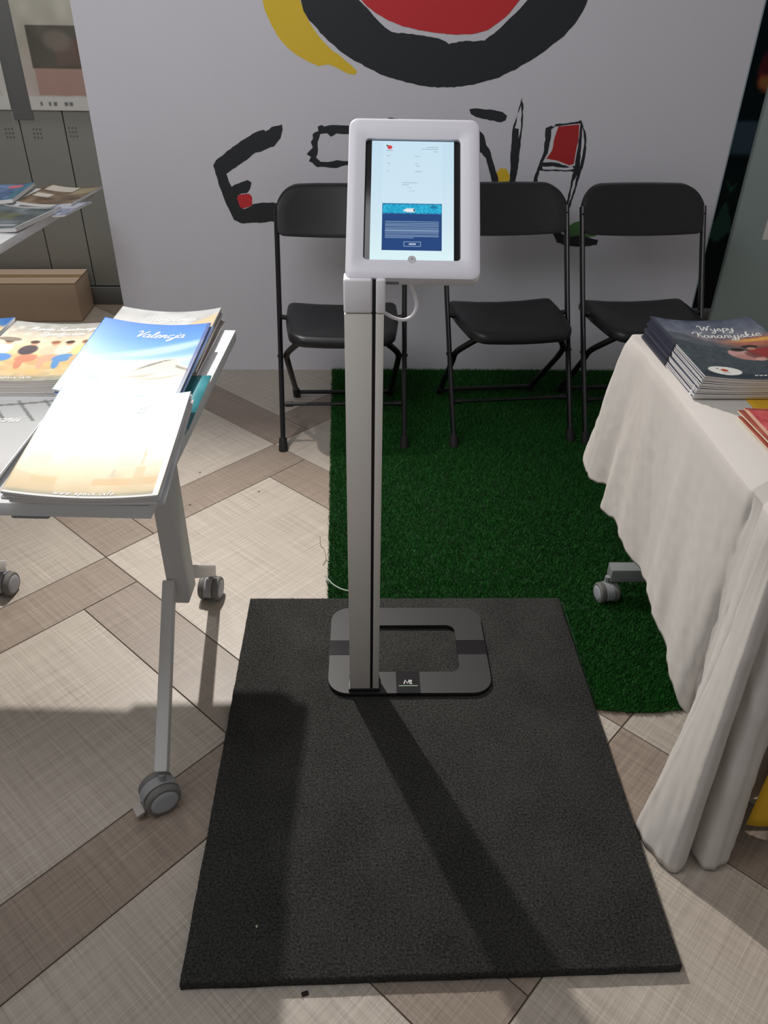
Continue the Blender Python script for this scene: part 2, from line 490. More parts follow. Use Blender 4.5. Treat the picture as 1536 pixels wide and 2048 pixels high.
# small white zigzag mark with a thin green-white underline
M_logo = mat('logo_white', rgb(225, 225, 225), 0.5)
M_logog = mat('logo_green', rgb(170, 205, 170), 0.5)
def ribbon_faces(pts, w, closed=False):
    """flat ribbon in 2D: returns verts, faces"""
    P = [np.array(p, float) for p in pts]
    n = len(P)
    L, R = [], []
    for i in range(n):
        if i == 0: t = P[1] - P[0]
        elif i == n - 1: t = P[-1] - P[-2]
        else:
            a = P[i] - P[i - 1]; b = P[i + 1] - P[i]
            t = a / (np.linalg.norm(a) + 1e-9) + b / (np.linalg.norm(b) + 1e-9)
        t = t / (np.linalg.norm(t) + 1e-9)
        nn = np.array([-t[1], t[0]])
        L.append(P[i] + nn * w / 2); R.append(P[i] - nn * w / 2)
    v = L + R
    f = [(i, i + 1, n + i + 1, n + i) for i in range(n - 1)]
    return v, f
def flat_ribbons(name, strokes, w, fn, m, parent):
    V, Fc = [], []
    for st in strokes:
        v, f = ribbon_faces(st, w)
        o = len(V)
        V += [fn(p) for p in v]
        Fc += [tuple(o + k for k in q) for q in f]
    return pydata(name, V, Fc, m, parent)
fnb = lambda p: (p[0] - 0.005, p[1] - 0.122, 0.0135)
flat_ribbons('logo_mark', [[(-0.010, -0.004), (-0.007, 0.008), (-0.001, -0.002), (0.003, 0.008), (0.008, 0.006)], [(0.003, 0.004), (0.009, -0.004)], [(0.004, -0.004), (0.009, 0.008)]], 0.0028, fnb, M_logo, lp)
flat_ribbons('logo_underline', [[(-0.023, -0.010), (0.023, -0.010)]], 0.0016, fnb, M_logog, lp)

PX0, PX1, PYF, PYB = -0.0372, 0.0318, 1.304, 1.344
jz = 0.967
box('post_collar', S((PX0 - 0.003, PYF - 0.003, MT + 0.0125)), S((PX1 + 0.003, PYB + 0.004, MT + 0.022)), M_black, stand, 0.001)
sx0, sx1 = 0.0112, 0.0174
bm = bmesh.new()
add_box(bm, S((PX0, PYF, MT + 0.0125)), S((sx0, PYB, jz)), 0.0012, 2)
add_box(bm, S((sx1, PYF, MT + 0.0125)), S((PX1, PYB, jz)), 0.0012, 2)
from_bm('post', bm, M_alu, stand, smooth=35)
box('post_slot', S((sx0 - 0.001, PYF + 0.004, MT + 0.0126)), S((sx1 + 0.001, PYB - 0.001, jz)), M_black, stand)
# white cap at the head of the post
bm = bmesh.new()
add_box(bm, S((PX0 - 0.001, PYF - 0.001, jz + 0.001)), S((sx0, PYB + 0.001, 1.0275)), 0.004, 3)
add_box(bm, S((sx1, PYF - 0.001, jz + 0.001)), S((PX1 + 0.002, PYB + 0.001, 1.0275)), 0.003, 3)
cap = from_bm('post_cap', bm, M_capwhite, stand, smooth=35)
box('cap_slot', S((sx0 - 0.001, PYF + 0.004, jz + 0.0005)), S((sx1 + 0.001, PYB - 0.001, 1.025)), M_black, cap)

# enclosure frame of reference: origin at its lower left front corner
E0 = Vector((-0.0356, 1.3095, 1.0290))
ex = Vector((0.99956, -0.02958, 0)).normalized()
nrm = Vector((-0.0212, -0.7168, 0.6970)).normalized()
ey = nrm.cross(ex).normalized()
EM = Matrix((ex, ey, nrm)).transposed().to_4x4()
EM.translation = E0 - Vector((0.109, 1.452, MT))
EW, EH = 0.2310, 0.3055
def enc_obj(o):
    o.matrix_local = EM
    return o
def loft(name, rings, m, parent, cap_first=True, cap_last=True):
    """rings: list of (outline, z)"""
    bm = bmesh.new()
    RR = [[bm.verts.new((x, y, z)) for x, y in ol] for ol, z in rings]
    n = len(RR[0])
    for a, b in zip(RR[:-1], RR[1:]):
        for k in range(n):
            bm.faces.new((a[k], a[(k + 1) % n], b[(k + 1) % n], b[k]))
    if cap_first: bm.faces.new(list(reversed(RR[0])))
    if cap_last: bm.faces.new(RR[-1])
    return from_bm(name, bm, m, parent, smooth=40)
M_case = mat('white_enclosure_plastic', rgb(226, 224, 232), 0.38)
wx0, wx1, wy0, wy1 = 0.0300, 0.1968, 0.0355, 0.2662
rr_ = lambda d, r: rrect(d, EW - d, d, EH - d, r, 6)
wr_ = lambda d, r: rrect(wx0 - d, wx1 + d, wy0 - d, wy1 + d, r, 6)
enc = loft('enclosure', [(rr_(0.010, 0.010), -0.030), (rr_(0.003, 0.014), -0.0285), (rr_(0.0, 0.016), -0.023), (rr_(0.0, 0.016), -0.007), (rr_(0.0015, 0.015), -0.0024), (rr_(0.0055, 0.012), 0.0),
                         (wr_(0.014, 0.017), 0.0), (wr_(0.009, 0.014), -0.0022), (wr_(0.001, 0.007), -0.0028), (wr_(0.0, 0.0065), -0.0036), (wr_(0.0, 0.0065), -0.0090)], M_case, stand, True, False)
enc_obj(enc)
# home-button tab on the lower rim of the window
bm = bmesh.new()
add_prism(bm, [(0.1135 + 0.0072 * math.cos(a), 0.0360 + 0.0072 * math.sin(a)) for a in np.linspace(0, 2 * PI, 25)[:-1]], -0.0062, -0.0024)
enc_tab = enc_obj(from_bm('button_cover', bm, mat('grey_white_plastic', rgb(196, 198, 200), 0.4), stand, smooth=40))
bm = bmesh.new()
add_prism(bm, [(0.1138 + 0.0010 * math.cos(a), 0.0370 + 0.0010 * math.sin(a)) for a in np.linspace(0, 2 * PI, 13)[:-1]], -0.0026, -0.0021)
pin = from_bm('pin_hole', bm, M_black, enc_tab)
# bracket from the cap to the back of the enclosure
bm = bmesh.new()
add_box(bm, (0.005, 0.040, -0.052), (0.066, 0.150, -0.030), 0.003, 2)
enc_obj(from_bm('tilt_bracket', bm, M_capwhite, stand, smooth=35))
tube('bracket_arm', [S((0.000, 1.330, 1.010)), S((0.002, 1.350, 1.035)), S((0.01, 1.395, 1.070))], 0.013, M_capwhite, stand, 10)
# white charging lead from the enclosure to the post
pts = smooth_path([S((0.0795, 1.343, 1.014)), S((0.0805, 1.340, 1.003)), S((0.088, 1.336, 0.985)), S((0.0895, 1.333, 0.968)), S((0.082, 1.331, 0.954)), S((0.067, 1.330, 0.948)), S((0.049, 1.330, 0.952)), S((0.031, 1.330, 0.962))], 6)
tube('charging_cable', pts, 0.0032, M_capwhite, stand, 8)
box('cable_slot', (0.070, -0.0005, -0.022), (0.092, 0.001, -0.013), mat('cable_slot_grey', rgb(120, 120, 126), 0.6), enc)

# ---- tablet inside the enclosure
tab = empty('tablet_computer', (0.109, 1.452, MT), 0, 'lit tablet showing a white and blue form inside the white enclosure', 'tablet')
bm = bmesh.new()
add_box(bm, (0.024, 0.022, -0.0175), (0.2012, 0.268, -0.0091), 0.002, 2)
enc_obj(from_bm('tablet_body', bm, M_gloss, tab, smooth=35))

def grid_mesh(name, nu, nv, fpos, colors, m, parent, solid=None):
    """fpos(U,V)->(N,3); colors sRGB 0..1 (nv+1,nu+1,3)"""
    u = np.linspace(0, 1, nu + 1); v = np.linspace(0, 1, nv + 1)
    U, V = np.meshgrid(u, v)
    P = fpos(U, V).reshape(-1, 3)
    idx = np.arange((nu + 1) * (nv + 1)).reshape(nv + 1, nu + 1)
    q = np.stack([idx[:-1, :-1], idx[:-1, 1:], idx[1:, 1:], idx[1:, :-1]], -1).reshape(-1, 4)
    me = bpy.data.meshes.new(name)
    me.vertices.add(len(P)); me.vertices.foreach_set('co', P.astype(np.float32).ravel())
    me.loops.add(q.size); me.loops.foreach_set('vertex_index', q.astype(np.int32).ravel())
    me.polygons.add(len(q)); me.polygons.foreach_set('loop_start', (np.arange(len(q)) * 4).astype(np.int32))
    me.update(calc_edges=True)
    me.polygons.foreach_set('use_smooth', np.ones(len(q), bool))
    a = me.color_attributes.new('Col', 'FLOAT_COLOR', 'POINT')
    c = np.ones((len(P), 4), np.float32)
    c[:, :3] = lin(np.clip(colors.reshape(-1, 3), 0, 1))
    a.data.foreach_set('color', c.ravel())
    return link(name, me, m, parent)

class Paint:
    def __init__(s, nu, nv, base):
        u = np.linspace(0, 1, nu + 1); v = np.linspace(0, 1, nv + 1)
        s.U, s.V = np.meshgrid(u, v)
        s.nu, s.nv = nu, nv
        s.C = np.zeros(s.U.shape + (3,)) + np.array(base) / 255.0
    def mixm(s, m, c):
        m = np.clip(m, 0, 1)[..., None]
        c = np.asarray(c, float)
        if c.ndim == 1: c = c / 255.0
        s.C = s.C * (1 - m) + c * m
        return s
    def rect(s, u0, u1, v0, v1, c, a=1.0, soft=1e-4):
        m = np.clip((s.U - u0) / soft, 0, 1) * np.clip((u1 - s.U) / soft, 0, 1) * np.clip((s.V - v0) / soft, 0, 1) * np.clip((v1 - s.V) / soft, 0, 1)
        return s.mixm(m * a, c)
    def ell(s, cu_, cv_, ru, rv, c, a=1.0, soft=0.15, ang=0.0):
        du, dv = s.U - cu_, (s.V - cv_)
        if ang:
            k = 1.4
            x, y = du, dv * k
            du, dv = x * math.cos(ang) + y * math.sin(ang), (-x * math.sin(ang) + y * math.cos(ang)) / k
        d = np.sqrt((du / ru) ** 2 + (dv / rv) ** 2)
        return s.mixm(np.clip((1 - d) / soft + 0.5, 0, 1) * a, c)
    def poly(s, pts, c, a=1.0):
        x, y = s.U, s.V
        ins = np.zeros(x.shape, bool)
        n = len(pts)
        for i in range(n):
            x0, y0 = pts[i]; x1, y1 = pts[(i + 1) % n]
            if y0 == y1: continue
            cnd = ((y0 > y) != (y1 > y)) & (x < (x1 - x0) * (y - y0) / (y1 - y0) + x0)
            ins ^= cnd
        return s.mixm(ins * a, c)
    def vgrad(s, stops):
        vs_ = [k for k, _ in stops]
        c = np.stack([np.interp(s.V, vs_, [st[1][i] / 255.0 for st in stops]) for i in range(3)], -1)
        s.C = c
        return s
    def noise(s, amp, scale, seed=1):
        r = np.random.default_rng(seed)
        n = max(2, int(scale))
        g = r.standard_normal((n + 2, n + 2))
        x = s.U * n; y = s.V * n
        i, j = np.floor(x).astype(int), np.floor(y).astype(int)
        fx, fy = x - i, y - j
        fx = fx * fx * (3 - 2 * fx); fy = fy * fy * (3 - 2 * fy)
        nn = (g[j, i] * (1 - fx) + g[j, i + 1] * fx) * (1 - fy) + (g[j + 1, i] * (1 - fx) + g[j + 1, i + 1] * fx) * fy
        s.nz = nn
        s.C = s.C + amp / 255.0 * nn[..., None]
        return s

# screen picture
SX0, SX1, SY0, SY1 = 0.0410, 0.1855, 0.0370, 0.2645
p = Paint(240, 360, (214, 236, 250))
p.vgrad([(0, (226, 250, 254)), (0.3, (214, 238, 250)), (1, (200, 228, 246))])
pu = lambda x: (x * 0.979 + 0.0005 - SX0) / (SX1 - SX0)
pv = lambda y: (y * 0.979 + 0.0055 - SY0) / (SY1 - SY0)
p.rect(pu(0.062), pu(0.1675), pv(0.143), 0.995, (214, 238, 252), 0.5)
p.rect(pu(0.0620), pu(0.1680), pv(0.0510), pv(0.1415), (26, 68, 128))
b0 = pv(0.121)
p.rect(pu(0.0620), pu(0.1680), b0, pv(0.1415), (22, 176, 218), 1, 0.012)
q = Paint(240, 360, (0, 0, 0)).noise(1, 90, 4)
band = (p.U > pu(0.062)) & (p.U < pu(0.168)) & (p.V > b0) & (p.V < pv(0.1415))
p.mixm(np.clip(q.nz, 0, 1) * band * 0.35, (120, 220, 240))
p.mixm(np.clip(-q.nz, 0, 1) * band * 0.35, (10, 110, 160))
p.ell(pu(0.153), pv(0.135), 0.05, 0.012, (10, 100, 140), 0.7, 0.6)
p.poly([(pu(0.098), pv(0.128)), (pu(0.106), pv(0.1322)), (pu(0.119), pv(0.1322)), (pu(0.1205), pv(0.128)), (pu(0.119), pv(0.1245)), (pu(0.106), pv(0.1248))], (240, 238, 240))
p.rect(pu(0.1175), pu(0.1200), pv(0.1260), pv(0.1312), (20, 60, 80))
for k in range(12):
    yy = pv(0.1062 - k * 0.00282)
    p.rect(pu(0.0675), pu(0.1625 if k < 11 else 0.118), yy - 0.0016, yy + 0.0016, (186, 214, 240))
for a, b_, c_, d_ in ((0.1005, 0.1310, 0.0672, 0.0679), (0.1005, 0.1310, 0.0592, 0.0599), (0.1005, 0.1012, 0.0592, 0.0679), (0.1303, 0.1310, 0.0592, 0.0679)):
    p.rect(pu(a), pu(b_), pv(c_), pv(d_), (190, 214, 240))
p.rect(pu(0.110), pu(0.122), pv(0.0622), pv(0.0646), (214, 228, 244), 0.9)
p.ell(pu(0.0735), pv(0.2520), 0.030, 0.0165, (214, 60, 70), 1, 0.2)
p.ell(pu(0.0690), pv(0.2552), 0.013, 0.008, (60, 90, 60), 0.8, 0.5)
p.rect(pu(0.0675), pu(0.0795), pv(0.2448), pv(0.2462), (120, 130, 140), 0.7)
for a, b_, yy in ((0.139, 0.161, 0.2530), (0.130, 0.161, 0.2490), (0.152, 0.160, 0.2440), (0.068, 0.075, 0.2350), (0.118, 0.128, 0.2345), (0.069, 0.075, 0.2200), (0.119, 0.125, 0.2195), (0.121, 0.128, 0.2150), (0.069, 0.074, 0.2050), (0.119, 0.132, 0.2045)):
    p.rect(pu(a), pu(b_), pv(yy) - 0.004, pv(yy) + 0.004, (120, 146, 160), 0.55, 0.003)
for a, b_, yy, al in ((0.096, 0.124, 0.1820, 0.6), (0.096, 0.109, 0.1780, 0.6), (0.105, 0.114, 0.1725, 0.35), (0.108, 0.120, 0.1660, 0.4)):
    p.rect(pu(a), pu(b_), pv(yy) - 0.004, pv(yy) + 0.004, (110, 130, 140), al, 0.004)
def fscreen(U, V):
    return np.stack([SX0 + (SX1 - SX0) * U, SY0 + (SY1 - SY0) * V, np.full(U.shape, -0.0078)], -1)
M_screen = mat_attr('lit_screen', 0.1, emit=0.92)
enc_obj(grid_mesh('screen', 240, 360, fscreen, p.C, M_screen, tab))

# thin lead lying on the turf behind the mat
M_lead = mat('pale_grey_lead', rgb(150, 165, 150), 0.5)
lead = tube('power_lead', smooth_path([(-0.118, 1.775, 0.012), (-0.112, 1.755, 0.022), (-0.095, 1.725, 0.023), (-0.068, 1.700, 0.024), (-0.03, 1.682, 0.026), (0.01, 1.655, MT + 0.003), (0.03, 1.610, MT + 0.003)], 6), 0.0022, M_lead, None, 8)
tag(lead, 'thin pale lead lying on the turf edge behind the mat', 'cable')

# ================================================================== FOLDING CHAIRS
M_chair = mat('black_chair_plastic', rgb(22, 23, 26), 0.40, bump=0.08, bump_scale=900)
M_tube = mat('black_chair_tube', rgb(20, 20, 22), 0.32)
M_rubber = mat('black_rubber', rgb(22, 22, 22), 0.7)
def build_chair():
    r = empty('folding_chair')
    hw = 0.2275
    H, D = 0.845, 0.455
    rail = lambda z, s: Vector((s * (hw + 0.008 * z / H), D * z / H + 0.012 * math.sin(PI * min(1, z / H)), z))
    for s in (-1, 1):
        pts = [rail(z, s) for z in np.linspace(0.0, 0.775, 14)]
        rl = tube('side_rail', pts, 0.0095, M_tube, r, 12, ry=0.0137, up=(1, 0, 0))
        tube('foot_cap', [rail(0.0, s), rail(0.012, s), rail(0.042, s)], [0.0165, 0.017, 0.0145], M_rubber, rl, 14)
        # rear leg: from under the seat, out to the pivot, then back to the floor
        p0 = Vector((s * 0.130, 0.075, 0.412)); p1 = Vector((s * 0.175, 0.115, 0.365)); p2 = Vector((s * 0.207, 0.170, 0.312)); p3 = Vector((s * 0.208, 0.215, 0.260))
        p4 = Vector((s * 0.198, 0.462, 0.02))
        leg = tube('rear_leg', smooth_path([p0, p1, p2, p3], 5) + [p3.lerp(p4, 0.33), p3.lerp(p4, 0.66), p4], 0.0115, M_tube, r, 12)
        tube('foot_cap', [p3.lerp(p4, 0.86), p3.lerp(p4, 0.95), Vector((p4.x, p4.y + 0.012, 0.0))], [0.0135, 0.0155, 0.0155], M_rubber, leg, 14)
        # pivot plate and rivet
        pv_ = rail(0.305, s)
        tube('pivot_rivet', [pv_ + Vector((-s * 0.022, 0, 0)), pv_ + Vector((s * 0.012, 0, 0))], 0.006, M_tube, rl, 10)
        rv = rail(0.755, s)
        tube('rivet', [rv + Vector((0, -0.012, 0.0)), rv + Vector((0, -0.016, 0.0))], 0.004, M_gloss, rl, 10)
        # seat hinge arm under the seat side
        a0 = rail(0.43, s); 
        tube('seat_hinge', [a0 + Vector((-s * 0.004, 0, 0)), a0 + Vector((-s * 0.026, 0.0, -0.004))], 0.009, M_tube, r, 10)
    zc = 0.147
    st = tube('front_stretcher', [rail(zc, -1) + Vector((0.01, 0.006, 0)), rail(zc, 1) + Vector((-0.01, 0.006, 0))], 0.0062, M_tube, r, 10)
    for s in (-1, 1):
        a = rail(zc, s) + Vector((-s * 0.012, 0.006, 0))
        tube('stretcher_end', [a, a + Vector((-s * 0.028, 0, 0))], 0.010, M_tube, st, 10)
    tube('rear_stretcher', smooth_path([(-0.199, 0.440, 0.042), (-0.185, 0.444, 0.034), (-0.165, 0.446, 0.031), (0.165, 0.446, 0.031), (0.185, 0.444, 0.034), (0.199, 0.440, 0.042)], 4), 0.0085, M_tube, r, 10)
    # seat pan: rounded front corners, slightly dished, turned-down edge
    n = 44
    def seat_outline(d):
        o = rrect(-0.210 + d, 0.210 - d, 0.008 + d, 0.392 - d, (max(0.065 - d, .01), max(0.035 - d, .01), max(0.035 - d, .01), max(0.065 - d, .01)), 8)
        out = []
        for i in range(len(o)):
            a, b = o[i], o[(i + 1) % len(o)]
            for q in range(4 if math.hypot(b[0] - a[0], b[1] - a[1]) > 0.05 else 1):
                t = q / 4
                x, y = a[0] + (b[0] - a[0]) * t, a[1] + (b[1] - a[1]) * t
                out.append((x * (1 - 0.13 * max(0, (0.25 - y) / 0.242) ** 1.2), y))
        return out
    bm = bmesh.new()
    def zt(x, y, base):
        return base + 0.012 * ((x / 0.205) ** 2 - 0.5) + 0.012 * (0.2 - y)
    rings = []
    for d, b in ((0.012, 0.398), (0.002, 0.402), (0.0, 0.412), (0.003, 0.428), (0.012, 0.436), (0.035, 0.4375), (0.08, 0.432), (0.14, 0.428)):
        rings.append([bm.verts.new((x, y, zt(x, y, b))) for x, y in seat_outline(d)])
    m = len(rings[0])
    for a, b in zip(rings[:-1], rings[1:]):
        for k in range(m):
            bm.faces.new((a[k], a[(k + 1) % m], b[(k + 1) % m], b[k]))
    bm.faces.new(list(reversed(rings[0]))); bm.faces.new(rings[-1])
    from_bm('seat', bm, M_chair, r, smooth=50)
    # backrest: a curved band with big rounded upper corners, hollowed towards the middle
    def back_outline(d):
        o = rrect(-0.238 + d, 0.238 - d, 0.690 + d, 0.846 - d, (max(0.030 - d, .005), max(0.088 - d, .01), max(0.088 - d, .01), max(0.030 - d, .005)), 10)
        return o
    bm = bmesh.new()
    def bp(x, z, off):
        q = 1 - (x / 0.238) ** 2
        zz = z - 0.014 * q * max(0, (0.77 - z) / 0.08)
        y = D * zz / H + 0.012 * math.sin(PI * min(1, zz / H)) + 0.030 * q
        return (x, y + off, zz)
    # dense strips so that the panel can curve
    def sheet(off, d):
        return [bm.verts.new(bp(x, z, off)) for x, z in dens(back_outline(d))]
    def dens(o):
        out = []
        for i in range(len(o)):
            a, b = o[i], o[(i + 1) % len(o)]
            k = max(1, int(math.hypot(b[0] - a[0], b[1] - a[1]) / 0.02))
            for q in range(k):
                out.append((a[0] + (b[0] - a[0]) * q / k, a[1] + (b[1] - a[1]) * q / k))
        return out
    base_o = dens(back_outline(0.0))
    cx, cz = 0.0, 0.768
    def scaled(f):
        return [(x * f, cz + (z - cz) * f) for x, z in base_o]
    layers = [(1.0, 0.014), (1.0, -0.008), (0.985, -0.0145), (0.95, -0.0165)] 
    R1 = [[bm.verts.new(bp(x, z, off)) for x, z in scaled(f)] for f, off in layers]
    inner = [[bm.verts.new(bp(x, z, -0.0165 + 0.003 * (1 - f))) for x, z in scaled(f)] for f in (0.8, 0.6, 0.4, 0.2)]
    allr = R1 + inner
    m = len(base_o)
    for a, b in zip(allr[:-1], allr[1:]):
        for k in range(m):
            bm.faces.new((a[k], a[(k + 1) % m], b[(k + 1) % m], b[k]))
    c0 = bm.verts.new(bp(0, cz, -0.0145))
    for k in range(m):
        bm.faces.new((allr[-1][k], allr[-1][(k + 1) % m], c0))
    bk = [[bm.verts.new(bp(x, z, 0.014)) for x, z in scaled(f)] for f in (0.8, 0.6, 0.4, 0.2)]
    seq = [R1[0]] + bk
    for a, b in zip(seq[:-1], seq[1:]):
        for k in range(m):
            bm.faces.new((b[k], b[(k + 1) % m], a[(k + 1) % m], a[k]))
    c1 = bm.verts.new(bp(0, cz, 0.014))
    for k in range(m):
        bm.faces.new((seq[-1][(k + 1) % m], seq[-1][k], c1))
    from_bm('backrest', bm, M_chair, r, smooth=50)
    return r
chair = build_chair()
chair.location = (-0.081, 2.546, 0.0); chair.rotation_euler = (0, 0, math.radians(1.5))
CG = 'black folding chairs against the mural wall'
tag(chair, 'black folding chair left of the stand post, left front foot on bare tiles', 'chair', CG)
c2 = copy_tree(chair)
c2.location = (0.562, 2.585, 0.004); c2.rotation_euler = (0, 0, math.radians(6.0))
tag(c2, 'middle black folding chair, right of the stand post, all feet on the turf', 'chair', CG)
c3 = copy_tree(chair)
c3.location = (1.068, 2.600, 0.004); c3.rotation_euler = (0, 0, math.radians(4.0))
tag(c3, 'black folding chair at the right, half hidden behind the draped table', 'chair', CG)

# ================================================================== MAT AND TURF
def charcoal(name):
    m = bpy.data.materials.new(name)
    m.use_nodes = True
    nt = m.node_tree
    b = nt.nodes['Principled BSDF']
    b.inputs['Roughness'].default_value = 0.95
    b.inputs['Specular IOR Level'].default_value = 0.15
    tc = nt.nodes.new('ShaderNodeTexCoord')
    n = nt.nodes.new('ShaderNodeTexNoise'); n.inputs['Scale'].default_value = 230; n.inputs['Detail'].default_value = 3
    n2 = nt.nodes.new('ShaderNodeTexNoise'); n2.inputs['Scale'].default_value = 9; n2.inputs['Detail'].default_value = 3
    nt.links.new(tc.outputs['Object'], n.inputs['Vector']); nt.links.new(tc.outputs['Object'], n2.inputs['Vector'])
    ad = nt.nodes.new('ShaderNodeMath'); ad.operation = 'MULTIPLY_ADD'
    nt.links.new(n2.outputs['Fac'], ad.inputs[0]); ad.inputs[1].default_value = 0.25; nt.links.new(n.outputs['Fac'], ad.inputs[2])
    r = nt.nodes.new('ShaderNodeValToRGB')
    r.color_ramp.elements[0].position = 0.42; r.color_ramp.elements[1].position = 0.92
    r.color_ramp.elements[0].color = rgb(29, 29, 28); r.color_ramp.elements[1].color = rgb(76, 76, 74)
    nt.links.new(ad.outputs[0], r.inputs['Fac']); nt.links.new(r.outputs['Color'], b.inputs['Base Color'])
    bp = nt.nodes.new('ShaderNodeBump'); bp.inputs['Strength'].default_value = 0.6; bp.inputs['Distance'].default_value = 0.003
    nt.links.new(n.outputs['Fac'], bp.inputs['Height']); nt.links.new(bp.outputs['Normal'], b.inputs['Normal'])
    return m
M_mat = charcoal('charcoal_needle_felt')
M_fib = mat('charcoal_fibre', rgb(56, 56, 54), 0.9, spec=0.1)

def blades(name, n, fx, height, width, lean, m, parent, zbase):
    """n single-triangle blades; fx(n)->(n,2) positions"""
    P = fx(n)
    n = len(P)
    a = rng.uniform(0, 2 * PI, n)
    h = height * rng.uniform(0.55, 1.15, n)
    w = width * rng.uniform(0.7, 1.3, n)
    la = rng.uniform(0, 2 * PI, n)
    ln = lean * rng.uniform(0.1, 1.0, n)
    dx, dy = np.cos(a) * w / 2, np.sin(a) * w / 2
    V = np.zeros((n, 3, 3), np.float32)
    V[:, 0, 0] = P[:, 0] - dx; V[:, 0, 1] = P[:, 1] - dy; V[:, 0, 2] = zbase
    V[:, 1, 0] = P[:, 0] + dx; V[:, 1, 1] = P[:, 1] + dy; V[:, 1, 2] = zbase
    V[:, 2, 0] = P[:, 0] + np.cos(la) * ln; V[:, 2, 1] = P[:, 1] + np.sin(la) * ln; V[:, 2, 2] = zbase + h
    me = bpy.data.meshes.new(name)
    me.vertices.add(n * 3); me.vertices.foreach_set('co', V.ravel())
    me.loops.add(n * 3); me.loops.foreach_set('vertex_index', np.arange(n * 3, dtype=np.int32))
    me.polygons.add(n); me.polygons.foreach_set('loop_start', (np.arange(n) * 3).astype(np.int32))
    me.update(calc_edges=True)
    at = me.attributes.new('tone', 'FLOAT', 'POINT')
    t = np.repeat(rng.uniform(0, 1, n), 3).astype(np.float32)
    at.data.foreach_set('value', t)
    o = link(name, me, m, parent)
    tag(o, kind='stuff')
    return o

# charcoal mat
MQ = [(-0.317, 0.652), (0.556, 0.670), (0.545, 1.664), (-0.322, 1.664)]
bm = bmesh.new()
ring = []
for i in range(4):
    a, b = Vector(MQ[i]), Vector(MQ[(i + 1) % 4])
    k = 60
    for q in range(k):
        p_ = a.lerp(b, q / k)
        j = 0.0012 * noise.noise(Vector((p_.x * 30, p_.y * 30, 0)))
        ring.append((p_.x + j, p_.y + j))
cxm, cym = 0.115, 1.17
lay = [(1.0, 0.0), (1.0, 0.016), (0.9985, 0.0205), (0.994, MT)]
RR = [[bm.verts.new((cxm + (x - cxm) * f, cym + (y - cym) * f, z)) for x, y in ring] for f, z in lay]
for a, b in zip(RR[:-1], RR[1:]):
    for k in range(len(ring)):
        bm.faces.new((a[k], a[(k + 1) % len(ring)], b[(k + 1) % len(ring)], b[k]))
bm.faces.new(RR[-1]); bm.faces.new(list(reversed(RR[0])))
fm = from_bm('floor_mat', bm, M_mat, None, smooth=50)
tag(fm, 'thick charcoal felt mat under the tablet stand', 'mat')
def in_mat(n):
    u, v = rng.uniform(0, 1, n), rng.uniform(0, 1, n)
    a, b, c, d = [np.array(q) for q in MQ]
    P = (a * (1 - u)[:, None] + b * u[:, None]) * (1 - v)[:, None] + (d * (1 - u)[:, None] + c * u[:, None]) * v[:, None]
    keep = ~((P[:, 0] > -0.093) & (P[:, 0] < 0.311) & (P[:, 1] > 1.295) & (P[:, 1] < 1.61) & ~((P[:, 0] > -0.01) & (P[:, 0] < 0.232) & (P[:, 1] > 1.37) & (P[:, 1] < 1.533)))
    return P[keep]
blades('felt_fibres', 90000, in_mat, 0.0028, 0.0012, 0.004, M_fib, fm, MT - 0.0006)
crumb = box('crumb', (-0.002, -0.002, 0), (0.002, 0.003, 0.003), mat('pale_crumb', rgb(170, 166, 150), 0.8), None, 0.0008, 1, (-0.196, 0.746, MT + 0.001), (0, 0, 0.4))
tag(crumb, 'tiny pale crumb on the near left of the charcoal mat', 'crumb')

tuft = box('crumb', (-0.006, -0.004, 0), (0.006, 0.004, 0.003), mat('dark_fluff', rgb(40, 32, 28), 0.9), None, 0.0012, 1, (-0.1033, 0.6425, 0.0), (0, 0, 0.3))
tag(tuft, 'dark bit of fluff on the tiles by the near edge of the mat', 'crumb')
for (sx_, sy_), lab in (((-0.3666, 2.2539), 'dark speck on the pale tile left of the turf'), ((-0.5908, 2.3798), 'dark speck on the tile nearest the left table top'), ((-0.5867, 2.1690), 'dark speck on the brown plank beside the left table leg')):
    sp = box('crumb', (-0.004, -0.0022, 0), (0.004, 0.0022, 0.0012), mat('dark_speck', rgb(70, 62, 56), 0.9), None, 0.0005, 1, (sx_, sy_, 0.0), (0, 0, 0.5))
    tag(sp, lab, 'crumb')
thr = tube('loose_thread', smooth_path([(-0.1440, 1.9888, 0.001), (-0.1400, 1.9409, 0.002), (-0.1282, 1.9200, 0.001), (-0.1199, 1.8693, 0.002), (-0.1276, 1.8397, 0.001)], 6), 0.0007, mat('brown_thread', rgb(96, 84, 66), 0.8), None, 6)
tag(thr, 'thin brown loose thread on the tiles beside the turf edge', 'thread')

# artificial turf
M_turfback = mat('turf_backing', rgb(16, 52, 20), 0.9)
def grass_mat():
    m = bpy.data.materials.new('artificial_grass')
    m.use_nodes = True
    nt = m.node_tree
    b = nt.nodes['Principled BSDF']
    b.inputs['Roughness'].default_value = 0.45
    b.inputs['Specular IOR Level'].default_value = 0.3
    a = nt.nodes.new('ShaderNodeAttribute'); a.attribute_name = 'tone'
    r = nt.nodes.new('ShaderNodeValToRGB')
    r.color_ramp.elements[0].color = rgb(18, 70, 24); r.color_ramp.elements[1].color = rgb(54, 124, 52)
    nt.links.new(a.outputs['Fac'], r.inputs['Fac']); nt.links.new(r.outputs['Color'], b.inputs['Base Color'])
    return m
M_grass = grass_mat()
TX0 = lambda y: -0.105 - (y - 1.68) * 0.0286
bm = bmesh.new()
def turf_front(x):
    return 1.268 + 0.006 * math.sin(x * 26) + 0.004 * noise.noise(Vector((x * 40, 0, 0)))
